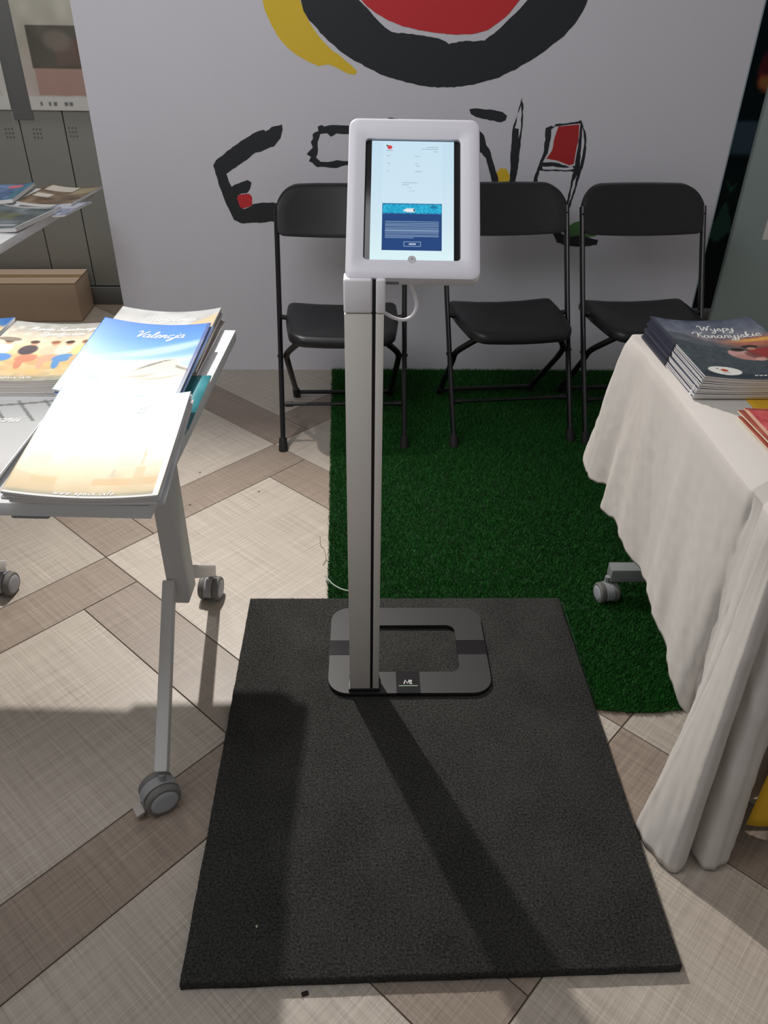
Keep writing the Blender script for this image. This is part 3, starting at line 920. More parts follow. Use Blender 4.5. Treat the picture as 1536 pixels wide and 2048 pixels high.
outl = [(x, turf_front(x)) for x in np.linspace(-0.09, 1.40, 90)] + [(1.40, 3.284)] + [(TX0(y) + 0.002 * noise.noise(Vector((y * 50, 3, 0))), y) for y in np.linspace(3.284, 1.30, 80)]
add_prism(bm, outl, 0.0, 0.004)
turf = from_bm('turf_rug', bm, M_turfback, None)
tag(turf, 'green artificial turf rug lying between the mat and the wall', 'rug')
def in_turf(n):
    # denser towards the viewer
    x = rng.uniform(-0.16, 1.36, n)
    y = 1.26 + (3.284 - 1.26) * rng.uniform(0, 1, n) ** 1.35
    k = (x > TX0(y) - 0.003) & (y > 1.266 + 0.006 * np.sin(x * 26) - 0.003)
    k &= ~((x < 0.558) & (y < 1.668))
    k &= ~((x > 0.80) & (y < 1.62))
    return np.stack([x[k], y[k]], -1)
blades('grass_blades', 420000, in_turf, 0.0125, 0.0026, 0.009, M_grass, turf, 0.0035)

# ================================================================== TABLES
M_white = mat('white_melamine', rgb(226, 228, 230), 0.38)
M_grey = mat('grey_powder_coat', rgb(210, 209, 208), 0.42)
M_greyd = mat('grey_caster_plastic', rgb(148, 149, 152), 0.5)
M_tyre = mat('caster_tyre', rgb(112, 111, 108), 0.6)
M_hub = mat('caster_hub', rgb(168, 172, 180), 0.45)
def caster(parent, loc, ang, brake=False, r=0.034):
    """twin-wheel caster; loc = point on the floor under the stem; wheels roll along ang"""
    Mx = Matrix.Translation(Vector(loc)) @ Matrix.Rotation(ang, 4, 'Z')
    bm = bmesh.new()
    # hood between the wheels
    prof = [(-0.012 + (r + 0.002) * math.cos(a), r + 0.002 + (r - 0.002) * math.sin(a)) for a in np.linspace(math.radians(-20), math.radians(200), 16)]
    n = len(prof)
    A = [bm.verts.new((x, -0.011, z)) for x, z in prof]; B = [bm.verts.new((x, 0.011, z)) for x, z in prof]
    for k in range(n):
        bm.faces.new((A[k], A[(k + 1) % n], B[(k + 1) % n], B[k]))
    bm.faces.new(A); bm.faces.new(list(reversed(B)))
    add_tube(bm, [(0.0, 0, 2 * r - 0.004), (0.0, 0, 2 * r + 0.016)], 0.0075, 10)
    c = from_bm('caster', bm, M_greyd, parent, smooth=40)
    c.matrix_local = Mx
    for s in (-1, 1):
        bm = bmesh.new()
        prev = None
        for rr, y in ((r - 0.010, s * 0.012), (r - 0.002, s * 0.012), (r, s * 0.015), (r, s * 0.025), (r - 0.003, s * 0.0285), (r - 0.008, s * 0.029)):
            cur = [bm.verts.new((-0.012 + rr * math.cos(t), y, r + rr * math.sin(t))) for t in np.linspace(0, 2 * PI, 29)[:-1]]
            if prev:
                for k in range(28):
                    bm.faces.new((prev[k], prev[(k + 1) % 28], cur[(k + 1) % 28], cur[k]))
            prev = cur
        from_bm('wheel', bm, M_tyre, c, smooth=40)
        bm = bmesh.new()
        prev = None
        for rr, y in ((r - 0.0075, s * 0.0284), (r - 0.0095, s * 0.0300), (r - 0.020, s * 0.0308)):
            cur = [bm.verts.new((-0.012 + rr * math.cos(t), y, r + rr * math.sin(t))) for t in np.linspace(0, 2 * PI, 29)[:-1]]
            if prev:
                for k in range(28):
                    bm.faces.new((prev[k], prev[(k + 1) % 28], cur[(k + 1) % 28], cur[k]))
            prev = cur
        bm.faces.new(prev)
        from_bm('wheel_hub', bm, M_hub, c, smooth=40)
    if brake:
        bm = bmesh.new()
        add_box(bm, (-0.066, -0.016, 0.020), (-0.046, 0.016, 0.026), 0.002, 2, Matrix.Translation((0, 0, 0.01)) @ Matrix.Rotation(-0.25, 4, 'Y'))
        add_box(bm, (-0.050, -0.005, 0.026), (-0.030, 0.005, 0.034), 0.001, 1)
        from_bm('brake_pedal', bm, mat('pale_pedal', rgb(178, 170, 166), 0.5), c, smooth=35)
    return c

def bar(name, a, b, wx, wz, m, parent, bevel=0.003):
    """rectangular bar between a and b: wx wide sideways, wz tall"""
    a, b = Vector(a), Vector(b)
    d = (b - a)
    L = d.length
    d.normalize()
    side = Vector((0, 0, 1)).cross(d)
    side = side.normalized() if side.length > 1e-4 else Vector((1, 0, 0))
    up_ = d.cross(side).normalized()
    Mx = Matrix((d, side, up_)).transposed().to_4x4()
    Mx.translation = a
    bm = bmesh.new()
    add_box(bm, (0, -wx / 2, -wz / 2), (L, wx / 2, wz / 2), bevel, 2)
    o = from_bm(name, bm, m, parent, smooth=35)
    o.matrix_local = Mx
    return o

# ---- left table
LT = 0.75
TR_ = math.radians(-2.2)
lt = empty('flip_top_table', (-0.728, 1.428, 0), TR_, 'small white table on grey wheeled legs, left of the mat', 'table')
box('table_top', (-0.40, -0.385, LT - 0.025), (0.40, 0.385, LT), M_white, lt, 0.0015, 2)
for s in (-1, 1):
    x = 0.310 * s
    ycol = -0.035
    bm = bmesh.new()
    add_box(bm, (x - 0.022, ycol - 0.035, 0.275), (x + 0.022, ycol + 0.035, LT - 0.027), 0.004, 2)
    col = from_bm('leg_column', bm, M_grey, lt, smooth=35)
    bm = bmesh.new()
    add_box(bm, (x - 0.035, ycol - 0.12, LT - 0.055), (x + 0.035, ycol + 0.12, LT - 0.025), 0.004, 2)
    from_bm('flip_bracket', bm, M_greyd, lt, smooth=35)
    xo = x - 0.014 * s
    fx_ = x - 0.006 * s
    bar('foot_bar', (x - 0.016, ycol - 0.030, 0.335), (x + 0.014, -0.385, 0.092), 0.026, 0.030, M_grey, lt)
    bar('foot_bar', (x + 0.004, ycol + 0.030, 0.315), (x + (-0.024 if s > 0 else 0.010), 0.286, 0.088), 0.030, 0.032, M_grey, lt)
    caster(lt, (x + 0.014, -0.388, 0.0), math.radians(35 if s > 0 else 70), brake=True, r=0.037)
    caster(lt, (x + (-0.026 if s > 0 else 0.010), 0.290, 0.0), math.radians(84), brake=False)
bm = bmesh.new()
add_box(bm, (0.165, -0.372, LT - 0.040), (0.228, -0.330, LT - 0.025), 0.004, 2)
from_bm('flip_lever', bm, M_greyd, lt, smooth=35)
bar('cross_beam', (-0.30, -0.035, 0.66), (0.30, -0.035, 0.66), 0.04, 0.05, M_grey, lt)

# ---- right table under the cloth
RT = 0.736
M_grey_shade = mat('shaded_grey_powder_coat', rgb(132, 138, 136), 0.45)  # same grey coat, darkened to paint in the shade under the cloth
rt_ = empty('wheeled_table', (1.060, 1.400, 0), 0, 'grey wheeled table under the white cloth, one caster on the turf', 'table')
box('table_top', (-0.400, -0.410, RT - 0.025), (0.395, 0.405, RT), M_white, rt_, 0.0015)
for yy in (0.295, -0.34):
    bar('foot_bar', (-0.375, yy, 0.088), (0.375, yy, 0.088), 0.040, 0.042, M_grey_shade, rt_)
    bm = bmesh.new()
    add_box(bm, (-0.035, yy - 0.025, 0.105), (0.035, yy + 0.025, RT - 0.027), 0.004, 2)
    from_bm('leg_column', bm, M_grey_shade, rt_, smooth=35)
    caster(rt_, (-0.380, yy - 0.008, 0.003), math.radians(100 if yy > 0 else 40), r=0.030)
    caster(rt_, (0.375, yy, 0.003), math.radians(70), r=0.030)

# ---- tablecloth
def cloth_mat(name, c, amt=0.02):
    m = mat(name, c, 0.85, spec=0.2, bump=0.12, bump_scale=700, noise_amt=amt, noise_scale=14)
    return m
M_cloth = cloth_mat('white_cotton', rgb(208, 203, 197))
M_ycloth = cloth_mat('yellow_cotton', rgb(226, 178, 52), 0.05)
CZ = RT + 0.004
ST = [  # edge x,y -> hem x,y,z
    ((1.46, 1.60), (1.50, 1.60, 0.38)), ((1.46, 1.81), (1.50, 1.86, 0.30)), ((1.30, 1.81), (1.30, 1.86, 0.40)), ((1.0, 1.81), (1.0, 1.865, 0.40)), ((0.80, 1.81), (0.80, 1.872, 0.39)), ((0.71, 1.81), (0.69, 1.875, 0.385)),
    ((0.660, 1.808), (0.620, 1.855, 0.376)), ((0.655, 1.79), (0.602, 1.800, 0.366)), ((0.655, 1.75), (0.606, 1.750, 0.360)), ((0.655, 1.69), (0.632, 1.690, 0.372)), ((0.655, 1.645), (0.613, 1.650, 0.340)),
    ((0.655, 1.59), (0.628, 1.580, 0.343)), ((0.655, 1.50), (0.630, 1.505, 0.335)), ((0.655, 1.42), (0.642, 1.415, 0.322)), ((0.655, 1.33), (0.640, 1.325, 0.312)), ((0.655, 1.24), (0.643, 1.235, 0.290)),
    ((0.655, 1.16), (0.640, 1.155, 0.264)), ((0.655, 1.105), (0.648, 1.100, 0.240)), ((0.655, 1.070), (0.665, 1.075, 0.150)), ((0.655, 1.045), (0.650, 1.040, 0.050)), ((0.655, 1.020), (0.588, 0.985, 0.012)), ((0.656, 1.005), (0.566, 0.950, 0.006)),
    ((0.660, 0.993), (0.580, 0.885, 0.006)), ((0.667, 0.988), (0.602, 0.852, 0.006)), ((0.680, 0.986), (0.634, 0.872, 0.006)), ((0.695, 0.986), (0.648, 0.930, 0.008)), ((0.712, 0.986), (0.664, 0.862, 0.008)),
    ((0.730, 0.986), (0.700, 0.862, 0.008)), ((0.750, 0.986), (0.742, 0.905, 0.008)), ((0.770, 0.986), (0.766, 0.958, 0.020)), ((0.80, 0.986), (0.795, 0.980, 0.060)), ((0.93, 0.986), (0.93, 0.982, 0.11)), ((1.1, 0.986), (1.1, 0.982, 0.13)), ((1.3, 0.986), (1.3, 0.98, 0.13)), ((1.46, 0.986), (1.50, 0.95, 0.10)),
]
def catm(arr, t):
    n = len(arr)
    i = int(min(max(math.floor(t), 0), n - 2))
    f = t - i
    P = lambda k: np.array(arr[min(max(k, 0), n - 1)], float)
    a, b, c, d = P(i - 1), P(i), P(i + 1), P(i + 2)
    return 0.5 * (2 * b + (c - a) * f + (2 * a - 5 * b + 4 * c - d) * f * f + (3 * b - a - 3 * c + d) * f ** 3)
NS, NT = 340, 70
EDG = [s[0] for s in ST]; HEM = [s[1] for s in ST]
V, Fc = [], []
for i in range(NS + 1):
    t = i / NS * (len(ST) - 1)
    k = int(min(math.floor(t), len(ST) - 2)); fr = t - k
    e = np.array(EDG[k]) * (1 - fr) + np.array(EDG[k + 1]) * fr
    h = catm(HEM, t)
    h[2] = max(h[2], 0.004)
    h += np.array([0.004 * noise.noise(Vector((t * 2.1, 0, 5))), 0.004 * noise.noise(Vector((t * 2.1, 7, 5))), 0.006 * noise.noise(Vector((t * 2.7, 3, 1)))])
    h[2] = max(h[2], 0.004)
    # outward direction on the table edge
    o = h[:2] - e
    no = np.linalg.norm(o) + 1e-6
    on = o / no
    for j in range(NT + 1):
        s = j / NT
        # the far corner billows out at once, the rest flares slowly towards the hem
        bl = max(0.0, 1 - abs(t - 7.2) / 2.6)
        bl2 = max(0.0, 1 - abs(t - 20.6) / 2.2)         # the near corner hangs straight, then spreads on the floor
        sh = s ** (1.08 - 0.62 * bl + 1.1 * bl2)
        r0 = 0.010
        x = e[0] + o[0] * sh + on[0] * r0 * math.sin(min(1, s * 14) * PI / 2) * 0.5
        y = e[1] + o[1] * sh + on[1] * r0 * math.sin(min(1, s * 14) * PI / 2) * 0.5
        z = CZ - (CZ - h[2]) * s - 0.0 
        if s < 0.03: z = CZ - (CZ - h[2]) * s * (s / 0.03)
        # soft wrinkles
        L = math.hypot(o[0], o[1])
        q1 = y * 11 - z * 3.5
        q2 = y * 24 - z * 13
        w = 0.013 * noise.noise(Vector((q1, z * 0.9, 1.7))) + 0.0040 * (0.6 - abs(noise.noise(Vector((q2, z * 2.0, 4.2))) * 2)) + 0.0008 * noise.noise(Vector((y * 50, z * 40, 9)))
        w *= min(1.0, s * 3)
        V.append((x + on[0] * w, y + on[1] * w, max(z, 0.004)))
for i in range(NS):
    for j in range(NT):
        a = i * (NT + 1) + j
        Fc.append((a, a + 1, a + NT + 2, a + NT + 1))
# flat top joined to the same sheet
top0 = [i * (NT + 1) for i in range(NS + 1)]
ctr = len(V)
V.append((1.06, 1.40, CZ))
for i in range(NS):
    Fc.append((top0[i], top0[i + 1], ctr))
cl = pydata('tablecloth', V, Fc, M_cloth, None, smooth=80)
md = cl.modifiers.new('thickness', 'SOLIDIFY'); md.thickness = 0.0018; md.offset = 1.0
tag(cl, 'crumpled white cloth hanging over the right table to the floor', 'tablecloth')

# yellow runner over the cloth
V, Fc = [], []
path = [(1.815, CZ + 0.003), (1.60, CZ + 0.003), (1.30, CZ + 0.003), (1.05, CZ + 0.003), (0.985, CZ + 0.002), (0.966, CZ - 0.012), (0.960, 0.60), (0.952, 0.40), (0.944, 0.22), (0.938, 0.055)]
path = smooth_path([(0, y, z) for y, z in path], 6)
nx = 40
for i, p_ in enumerate(path):
    for k in range(nx + 1):
        u = k / nx
        x = 0.786 + 0.50 * u
        drop = max(0, (CZ - p_.z)) / CZ
        x0 = x - 0.024 * drop * (1 - u)
        V.append((x0, p_.y - 0.010 * drop * (1 + math.sin(u * 22)) - (0.006 if drop > 0 else 0), p_.z + (0.012 * drop * math.sin(u * 9) if drop > 0.6 else 0)))
for i in range(len(path) - 1):
    for k in range(nx):
        a = i * (nx + 1) + k
        Fc.append((a, a + 1, a + nx + 2, a + nx + 1))
yc = pydata('table_runner', V, Fc, M_ycloth, None, smooth=80)
md = yc.modifiers.new('thickness', 'SOLIDIFY'); md.thickness = 0.0015; md.offset = 1.0
tag(yc, 'yellow cloth strip lying over the white tablecloth', 'cloth')

# ================================================================== PRINTED MATTER
GL = {
 'a': (1.0, [[(.75,.9),(.45,1),(.1,.75),(.05,.3),(.3,0),(.6,.25),(.78,.95),(.72,.3),(.85,0),(1.05,.2)]]),
 'c': (.8, [[(.75,.85),(.45,1),(.1,.65),(.1,.25),(.4,0),(.8,.2)]]),
 'd': (1.0, [[(.75,.9),(.45,1),(.1,.7),(.05,.3),(.3,0),(.6,.25),(.95,2),(.75,.4),(.85,0),(1.05,.2)]]),
 'e': (.8, [[(.05,.4),(.6,.6),(.6,.9),(.35,1),(.08,.6),(.15,.1),(.45,0),(.85,.25)]]),
 'f': (.55, [[(.65,1.8),(.45,2),(.3,1.6),(.2,0)],[(.05,1),(.5,1)]]),
 'g': (1.0, [[(.75,.9),(.45,1),(.1,.7),(.1,.3),(.35,.1),(.7,.4),(.8,.95),(.65,-.6),(.3,-1),(.1,-.7),(.95,.2)]]),
 'i': (.55, [[(.05,.1),(.3,1),(.2,.2),(.35,0),(.55,.2)],[(.34,1.42),(.38,1.55)]]),
 'j': (.5, [[(.3,1),(.15,-.6),(-.2,-1),(-.35,-.7),(.5,.2)],[(.36,1.42),(.4,1.55)]]),
 'k': (.85, [[(.05,0),(.35,1.6),(.45,2),(.2,1.5),(.1,0)],[(.1,.5),(.5,1),(.55,.7),(.2,.5),(.6,0),(.85,.2)]]),
 'l': (.5, [[(0,.1),(.4,1.5),(.4,2),(.2,1.7),(.15,.3),(.35,0),(.55,.2)]]),
 'm': (1.2, [[(.05,0),(.15,1),(.15,.2),(.4,1),(.5,.8),(.5,0),(.55,.6),(.8,1),(.9,.8),(.9,.15),(1.05,0),(1.25,.2)]]),
 'n': (.9, [[(.05,0),(.15,1),(.12,.2),(.4,.95),(.6,.8),(.6,.15),(.75,0),(.95,.2)]]),
 'o': (.95, [[(.5,1),(.1,.7),(.1,.25),(.4,0),(.75,.35),(.7,.85),(.45,1),(.6,.75),(1,.8)]]),
 'p': (.85, [[(.25,1.1),(.0,-1)],[(.1,.3),(.4,1),(.75,.8),(.7,.2),(.35,0),(.15,.2)],[(.6,.1),(.9,.2)]]),
 'r': (.85, [[(.05,0),(.2,.9),(.25,1.05),(.35,.85),(.65,.9),(.6,.2),(.75,0),(.9,.2)]]),
 's': (.75, [[(0,.1),(.4,1.05),(.55,.6),(.55,.1),(.25,0),(.1,.2)],[(.5,.05),(.8,.2)]]),
 't': (.55, [[(.1,.2),(.35,1.6),(.25,.3),(.4,0),(.6,.2)],[(.05,1.1),(.6,1.15)]]),
 'w': (1.25, [[(.1,1),(.15,.2),(.35,0),(.6,.4),(.65,.95),(.65,.2),(.85,0),(1.1,.5),(1.1,1),(1.3,.85)]]),
 'y': (.9, [[(.1,1),(.15,.4),(.4,.2),(.7,.5),(.75,1),(.6,-.5),(.3,-1),(.05,-.7),(.9,.2)]]),
 'z': (.8, [[(.1,.9),(.6,1),(.15,.45),(.5,.4),(.45,-.5),(.15,-.9),(.0,-.6),(.8,.2)]]),
 'W': (1.65, [[(-.2,1.6),(.0,2.1),(.25,1.9),(.4,.1),(.95,1.7),(1.05,.1),(1.45,1.6),(1.75,2.1),(1.95,1.9)]]),
 'K': (1.05, [[(-.5,1.2),(-.4,1.8),(.2,2.1),(.35,1.7),(.15,0)],[(1.1,2.1),(.3,1),(.6,.85),(.85,0),(1.1,.2)]]),
 'V': (1.0, [[(-.2,1.6),(.1,2),(.35,1.5),(.45,0),(.85,1.5),(1.2,2)]]),
 'H': (1.25, [[(-.5,1.2),(-.2,1.9),(.35,2),(.35,1.6),(.1,0)],[(1.1,2.1),(.85,.8),(.8,0),(1.1,.2)],[(-.2,.8),(.4,1.15),(1.2,1.0)]]),
 'M': (1.5, [[(-.2,.3),(.05,0),(.35,1.7),(.45,2),(.6,.3),(1.1,2),(1.2,.2),(1.4,0),(1.55,.2)]]),
 'S': (.95, [[(.95,1.7),(.65,2),(.3,1.6),(.55,1.1),(.75,.5),(.4,0),(0,.3)],[(.75,2.25),(1.0,2.6)]]),
 'D': (1.2, [[(.4,1.8),(.2,0),(.6,.05),(1.2,.8),(1.0,1.7),(.3,2),(-.2,1.6)]]),
 '.': (.45, [[(.18,.02),(.22,.16)]]),
 ' ': (.6, []),
}
def text_strokes(text, x, y, size, slant=0.22, track=0.0, rise=0.0):
    out = []
    for ch in text:
        adv, sts = GL[ch]
        for st in sts:
            pp = smooth_path([(px, py, 0) for px, py in st], 5) if len(st) > 2 else [Vector((*st[0], 0)), Vector((*st[1], 0))]
            out.append([(x + (q.x + q.y * slant) * size, y + q.y * size + (q.x) * size * rise) for q in pp])
        x += (adv + track) * size
        y += (adv + track) * size * rise
    return out

M_pages = mat('magazine_page_edges', rgb(224, 222, 220), 0.6)
M_print = mat_attr('glossy_print', 0.23, coat=0.0)
M_letter = mat('white_lettering', rgb(244, 244, 240), 0.35)
M_cream = mat('cream_page_edges', rgb(226, 208, 172), 0.65)

def bow_f(u, v):
    return (2 * u - 1) ** 2 * (0.75 + 0.25 * v)

def magazine(name, w, d, th, loc, rotz, tilt, bow, paint, texts=(), label=None, cat='magazine', group=None, pages=None, spine=None, roll=0.0, spine_side=0):
    r = empty(name, loc, 0, label, cat, group)
    r.rotation_euler = (tilt, roll, rotz)
    zf = lambda u, v: bow * bow_f(u, v)
    # page block
    nu, nv = 14, 6
    V, Fc = [], []
    for side, off in ((0, 0.0), (1, th)):
        for j in range(nv + 1):
            for i in range(nu + 1):
                u, v = i / nu, j / nv
                V.append((u * w, v * d, zf(u, v) + off))
    N = (nu + 1) * (nv + 1)
    g = lambda i, j, s: s * N + j * (nu + 1) + i
    for j in range(nv):
        for i in range(nu):
            Fc.append((g(i, j, 1), g(i + 1, j, 1), g(i + 1, j + 1, 1), g(i, j + 1, 1)))
            Fc.append((g(i, j + 1, 0), g(i + 1, j + 1, 0), g(i + 1, j, 0), g(i, j, 0)))
    for i in range(nu):
        Fc.append((g(i, 0, 0), g(i + 1, 0, 0), g(i + 1, 0, 1), g(i, 0, 1)))
        Fc.append((g(i + 1, nv, 0), g(i, nv, 0), g(i, nv, 1), g(i + 1, nv, 1)))
    for j in range(nv):
        Fc.append((g(0, j + 1, 0), g(0, j, 0), g(0, j, 1), g(0, j + 1, 1)))
        Fc.append((g(nu, j, 0), g(nu, j + 1, 0), g(nu, j + 1, 1), g(nu, j, 1)))
    pydata('pages', V, Fc, pages or M_pages, r, smooth=30)
    def fpos(U, V_):
        return np.stack([U * (w + 0.0006) - 0.0003, V_ * (d + 0.0006) - 0.0003, bow * bow_f(U, V_) + th + 0.0005], -1)
    cov = grid_mesh('front_cover', paint.nu, paint.nv, fpos, paint.C, M_print, r)
    md = cov.modifiers.new('sheet', 'SOLIDIFY'); md.thickness = 0.0004; md.offset = -1.0
    if spine is not None:                       # dark cover wrapping part of the left edge
        v0, v1, sm = spine
        V, Fc = [], []
        for j in range(7):
            v = v0 + (v1 - v0) * j / 6
            zz = bow * bow_f(0.0, v)
            for x, z in ((0.004, zz + th + 0.0007), (-0.0022, zz + th + 0.0007), (-0.0026, zz + th * 0.5), (-0.0022, zz - 0.0), (0.004, zz - 0.0)):
                V.append((x, v * d, z))
        for j in range(6):
            for k in range(4):
                a = j * 5 + k
                Fc.append((a, a + 1, a + 6, a + 5))
        pydata('spine', V, Fc, sm, r)
    if texts:
        for strokes, tw in texts:
            V, Fc = [], []
            for st in strokes:
                v, f = ribbon_faces(st, tw)
                o = len(V)
                V += [(q[0], q[1], bow * bow_f(q[0] / w, q[1] / d) + th + 0.0011) for q in v]
                Fc += [tuple(o + k for k in qq) for qq in f]
            pydata('cover_lettering', V, Fc, M_letter, cov)
    return r

def flat(c, n=(10, 14), amp=10, seed=3):
    return Paint(n[0], n[1], c).noise(amp, 5, seed)

URL = 'www.spain.info'
# ---- cover pictures
def cover_islands():
    p = Paint(110, 150, (60, 66, 76))
    p.vgrad([(0, (44, 52, 62)), (0.3, (70, 78, 84)), (0.5, (94, 96, 104)), (0.62, (140, 124, 132)), (0.75, (124, 128, 142)), (1, (86, 94, 112))])
    p.noise(7, 14, 5)
    p.poly([(0.18, 0.73), (0.3, 0.64), (0.55, 0.55), (1.0, 0.48), (1, 0.2), (0, 0.2), (0, 0.75)], (78, 88, 96), 0.75)
    p.ell(0.90, 0.57, 0.36, 0.09, (206, 112, 84), 0.75, 0.9)
    p.ell(0.95, 0.61, 0.34, 0.026, (250, 190, 90), 0.9, 0.9)
    p.poly([(0.0, 0.62), (0.4, 0.50), (0.8, 0.42), (1, 0.40), (1, 0), (0, 0)], (66, 75, 83), 0.9)
    p.noise(5, 30, 9)
    p.ell(0.80, 0.40, 0.19, 0.080, (158, 56, 56), 1, 0.12, 0.05)
    p.ell(0.93, 0.36, 0.07, 0.050, (196, 96, 92), 1, 0.2, 0.3)
    p.ell(0.55, 0.40, 0.10, 0.075, (206, 158, 152), 1, 0.15, 0.5)
    p.ell(0.61, 0.335, 0.13, 0.045, (190, 136, 130), 1, 0.2, -0.25)
    p.ell(0.66, 0.37, 0.05, 0.06, (120, 70, 66), 0.8, 0.3, 0.5)
    p.ell(0.565, 0.465, 0.065, 0.028, (44, 32, 34), 1, 0.2)
    p.ell(0.70, 0.505, 0.075, 0.030, (62, 44, 42), 1, 0.2)
    p.ell(0.70, 0.475, 0.04, 0.022, (190, 138, 118), 1, 0.2)
    p.ell(0.69, 0.305, 0.055, 0.026, (214, 164, 152), 1, 0.2)
    p.poly([(0.72, 0.30), (0.93, 0.215), (0.93, 0.228), (0.73, 0.318)], (176, 146, 126))
    p.rect(0, 1, 0, 0.10, (36, 44, 56), 0.8, 0.04)
    p.ell(0.245, 0.115, 0.150, 0.064, (238, 238, 232), 1, 0.06)
    p.ell(0.245, 0.122, 0.035, 0.020, (190, 70, 50), 1, 0.2)
    p.ell(0.19, 0.140, 0.010, 0.007, (60, 60, 50), 1, 0.4)
    p.rect(0.215, 0.285, 0.086, 0.092, (90, 90, 80), 0.8)
    return p
def cover_arts():
    p = Paint(110, 150, (150, 190, 230))
    p.vgrad([(0, (196, 226, 212)), (0.16, (200, 228, 214)), (0.30, (196, 216, 238)), (0.5, (130, 178, 232)), (0.75, (70, 136, 220)), (1, (52, 114, 204))])
    p.ell(0.7, 0.62, 0.5, 0.05, (190, 214, 242), 0.7, 0.9, 0.4)
    p.ell(0.55, 0.42, 0.6, 0.05, (206, 222, 244), 0.7, 0.9, 0.2)
    p.poly([(0.38, 0.20), (0.48, 0.30), (0.60, 0.42), (0.72, 0.48), (0.83, 0.475), (0.90, 0.40), (1.0, 0.33), (1.0, 0.19)], (214, 206, 182))
    p.poly([(0.50, 0.315), (0.62, 0.415), (0.74, 0.47), (0.84, 0.47), (0.74, 0.45), (0.63, 0.385)], (110, 106, 98))
    p.poly([(0.42, 0.235), (0.75, 0.30), (0.62, 0.235)], (170, 164, 146))
    p.poly([(0.55, 0.21), (0.98, 0.275), (0.80, 0.215)], (168, 160, 144))
    p.poly([(0.85, 0.40), (0.99, 0.325), (0.99, 0.30), (0.86, 0.36)], (120, 116, 104))
    p.ell(0.13, 0.22, 0.17, 0.085, (188, 212, 196), 1, 0.1)
    for k in range(11):
        p.rect(0.0 + k * 0.027, 0.006 + k * 0.027, 0.15, 0.285 - 0.06 * abs(k - 5) / 5, (128, 164, 146), 0.9)
    p.rect(0, 1, 0.0, 0.175, (194, 226, 210), 0.9, 0.03)
    p.poly([(0.3, 0.15), (0.95, 0.175), (0.9, 0.12)], (150, 180, 166), 0.6)
    p.rect(0.965, 1.0, 0.0, 1.0, (70, 74, 122), 0.8)
    return p
def cover_cities():
    p = Paint(110, 150, (214, 186, 150))
    p.vgrad([(0, (150, 150, 140)), (0.08, (198, 176, 140)), (0.35, (222, 190, 138)), (0.6, (228, 204, 172)), (0.78, (186, 176, 160)), (0.9, (150, 148, 142)), (1, (136, 137, 136))])
    p.noise(8, 18, 8)
    r = np.random.default_rng(2)
    for k in range(40):
        p.ell(r.uniform(0, 1), r.uniform(0.10, 0.42), 0.07, 0.04, (214, 178, 122) if k % 2 else (190, 158, 112), 0.5, 0.5)
    people = [(0.12, (240, 238, 236), (86, 136, 196), (60, 40, 34)), (0.36, (70, 58, 66), (196, 130, 104), (66, 46, 40)), (0.56, (232, 186, 160), (224, 160, 132), (140, 90, 60)), (0.70, (214, 200, 190), (90, 140, 190), (58, 40, 36)), (0.86, (232, 206, 140), (210, 170, 130), (120, 86, 56))]
    for x, top, leg, hair in people:
        p.ell(x, 0.50, 0.085, 0.085, top, 1, 0.2)
        p.ell(x + 0.05, 0.36, 0.10, 0.065, leg, 1, 0.2, 0.5)
        p.ell(x + 0.02, 0.27, 0.035, 0.09, leg, 1, 0.2, 0.2)
        p.ell(x + 0.01, 0.615, 0.035, 0.036, (200, 146, 116), 1, 0.2)
        p.ell(x, 0.640, 0.045, 0.028, hair, 1, 0.2)
    p.ell(0.11, 0.67, 0.11, 0.035, (120, 104, 92), 1, 0.2)
    p.rect(0, 1, 0, 0.09, (140, 138, 120), 0.75, 0.05)
    return p
def cover_country():
    p = Paint(90, 120, (186, 184, 178))
    p.vgrad([(0, (168, 160, 146)), (0.5, (198, 194, 186)), (0.75, (178, 178, 176)), (1, (164, 166, 166))])
    p.noise(6, 10, 6)
    p.poly([(0.35, 0.45), (1.0, 0.90), (1, 0.2), (0.3, 0.2)], (190, 170, 132), 0.9)
    p.poly([(0.55, 0.58), (0.75, 0.72), (0.95, 0.66), (1.0, 0.55)], (150, 128, 96), 0.8)
    p.poly([(0.0, 0.66), (0.2, 0.72), (0.4, 0.60), (0.3, 0.5), (0.0, 0.5)], (126, 132, 118), 0.7)
    p.ell(0.75, 0.60, 0.09, 0.05, (118, 110, 84), 0.9, 0.3)
    return p
def cover_sandy():
    p = Paint(110, 150, (222, 228, 230))
    p.vgrad([(0, (176, 168, 150)), (0.04, (214, 196, 160)), (0.16, (236, 216, 180)), (0.35, (240, 232, 214)), (0.6, (232, 238, 238)), (0.85, (208, 226, 234)), (1, (172, 200, 214))])
    p.noise(4, 12, 3)
    for a, b, c, d, col in ((0.12, 0.30, 0.10, 0.17, (222, 196, 150)), (0.52, 0.98, 0.10, 0.17, (222, 190, 146)), (0.78, 0.86, 0.10, 0.27, (222, 200, 160)), (0.80, 0.83, 0.27, 0.36, (214, 192, 156)), (0.62, 0.66, 0.17, 0.25, (206, 196, 176)), (0.05, 0.2, 0.25, 0.45, (236, 220, 184)), (0.14, 0.25, 0.45, 0.75, (238, 230, 202))):
        p.rect(a, b, c, d, col, 0.75, 0.012)
    p.poly([(0.80, 0.36), (0.815, 0.44), (0.83, 0.36)], (210, 190, 156), 0.8)
    p.poly([(0.0, 0.2), (0.3, 0.12), (0.3, 0.05), (0.0, 0.05)], (214, 190, 148), 0.5)
    p.rect(0, 1, 0, 0.055, (150, 150, 140), 0.6, 0.03)
    p.rect(0.955, 1.0, 0, 1, (236, 236, 236))
    p.rect(0, 1, 0, 0.018, (238, 238, 238))
    return p
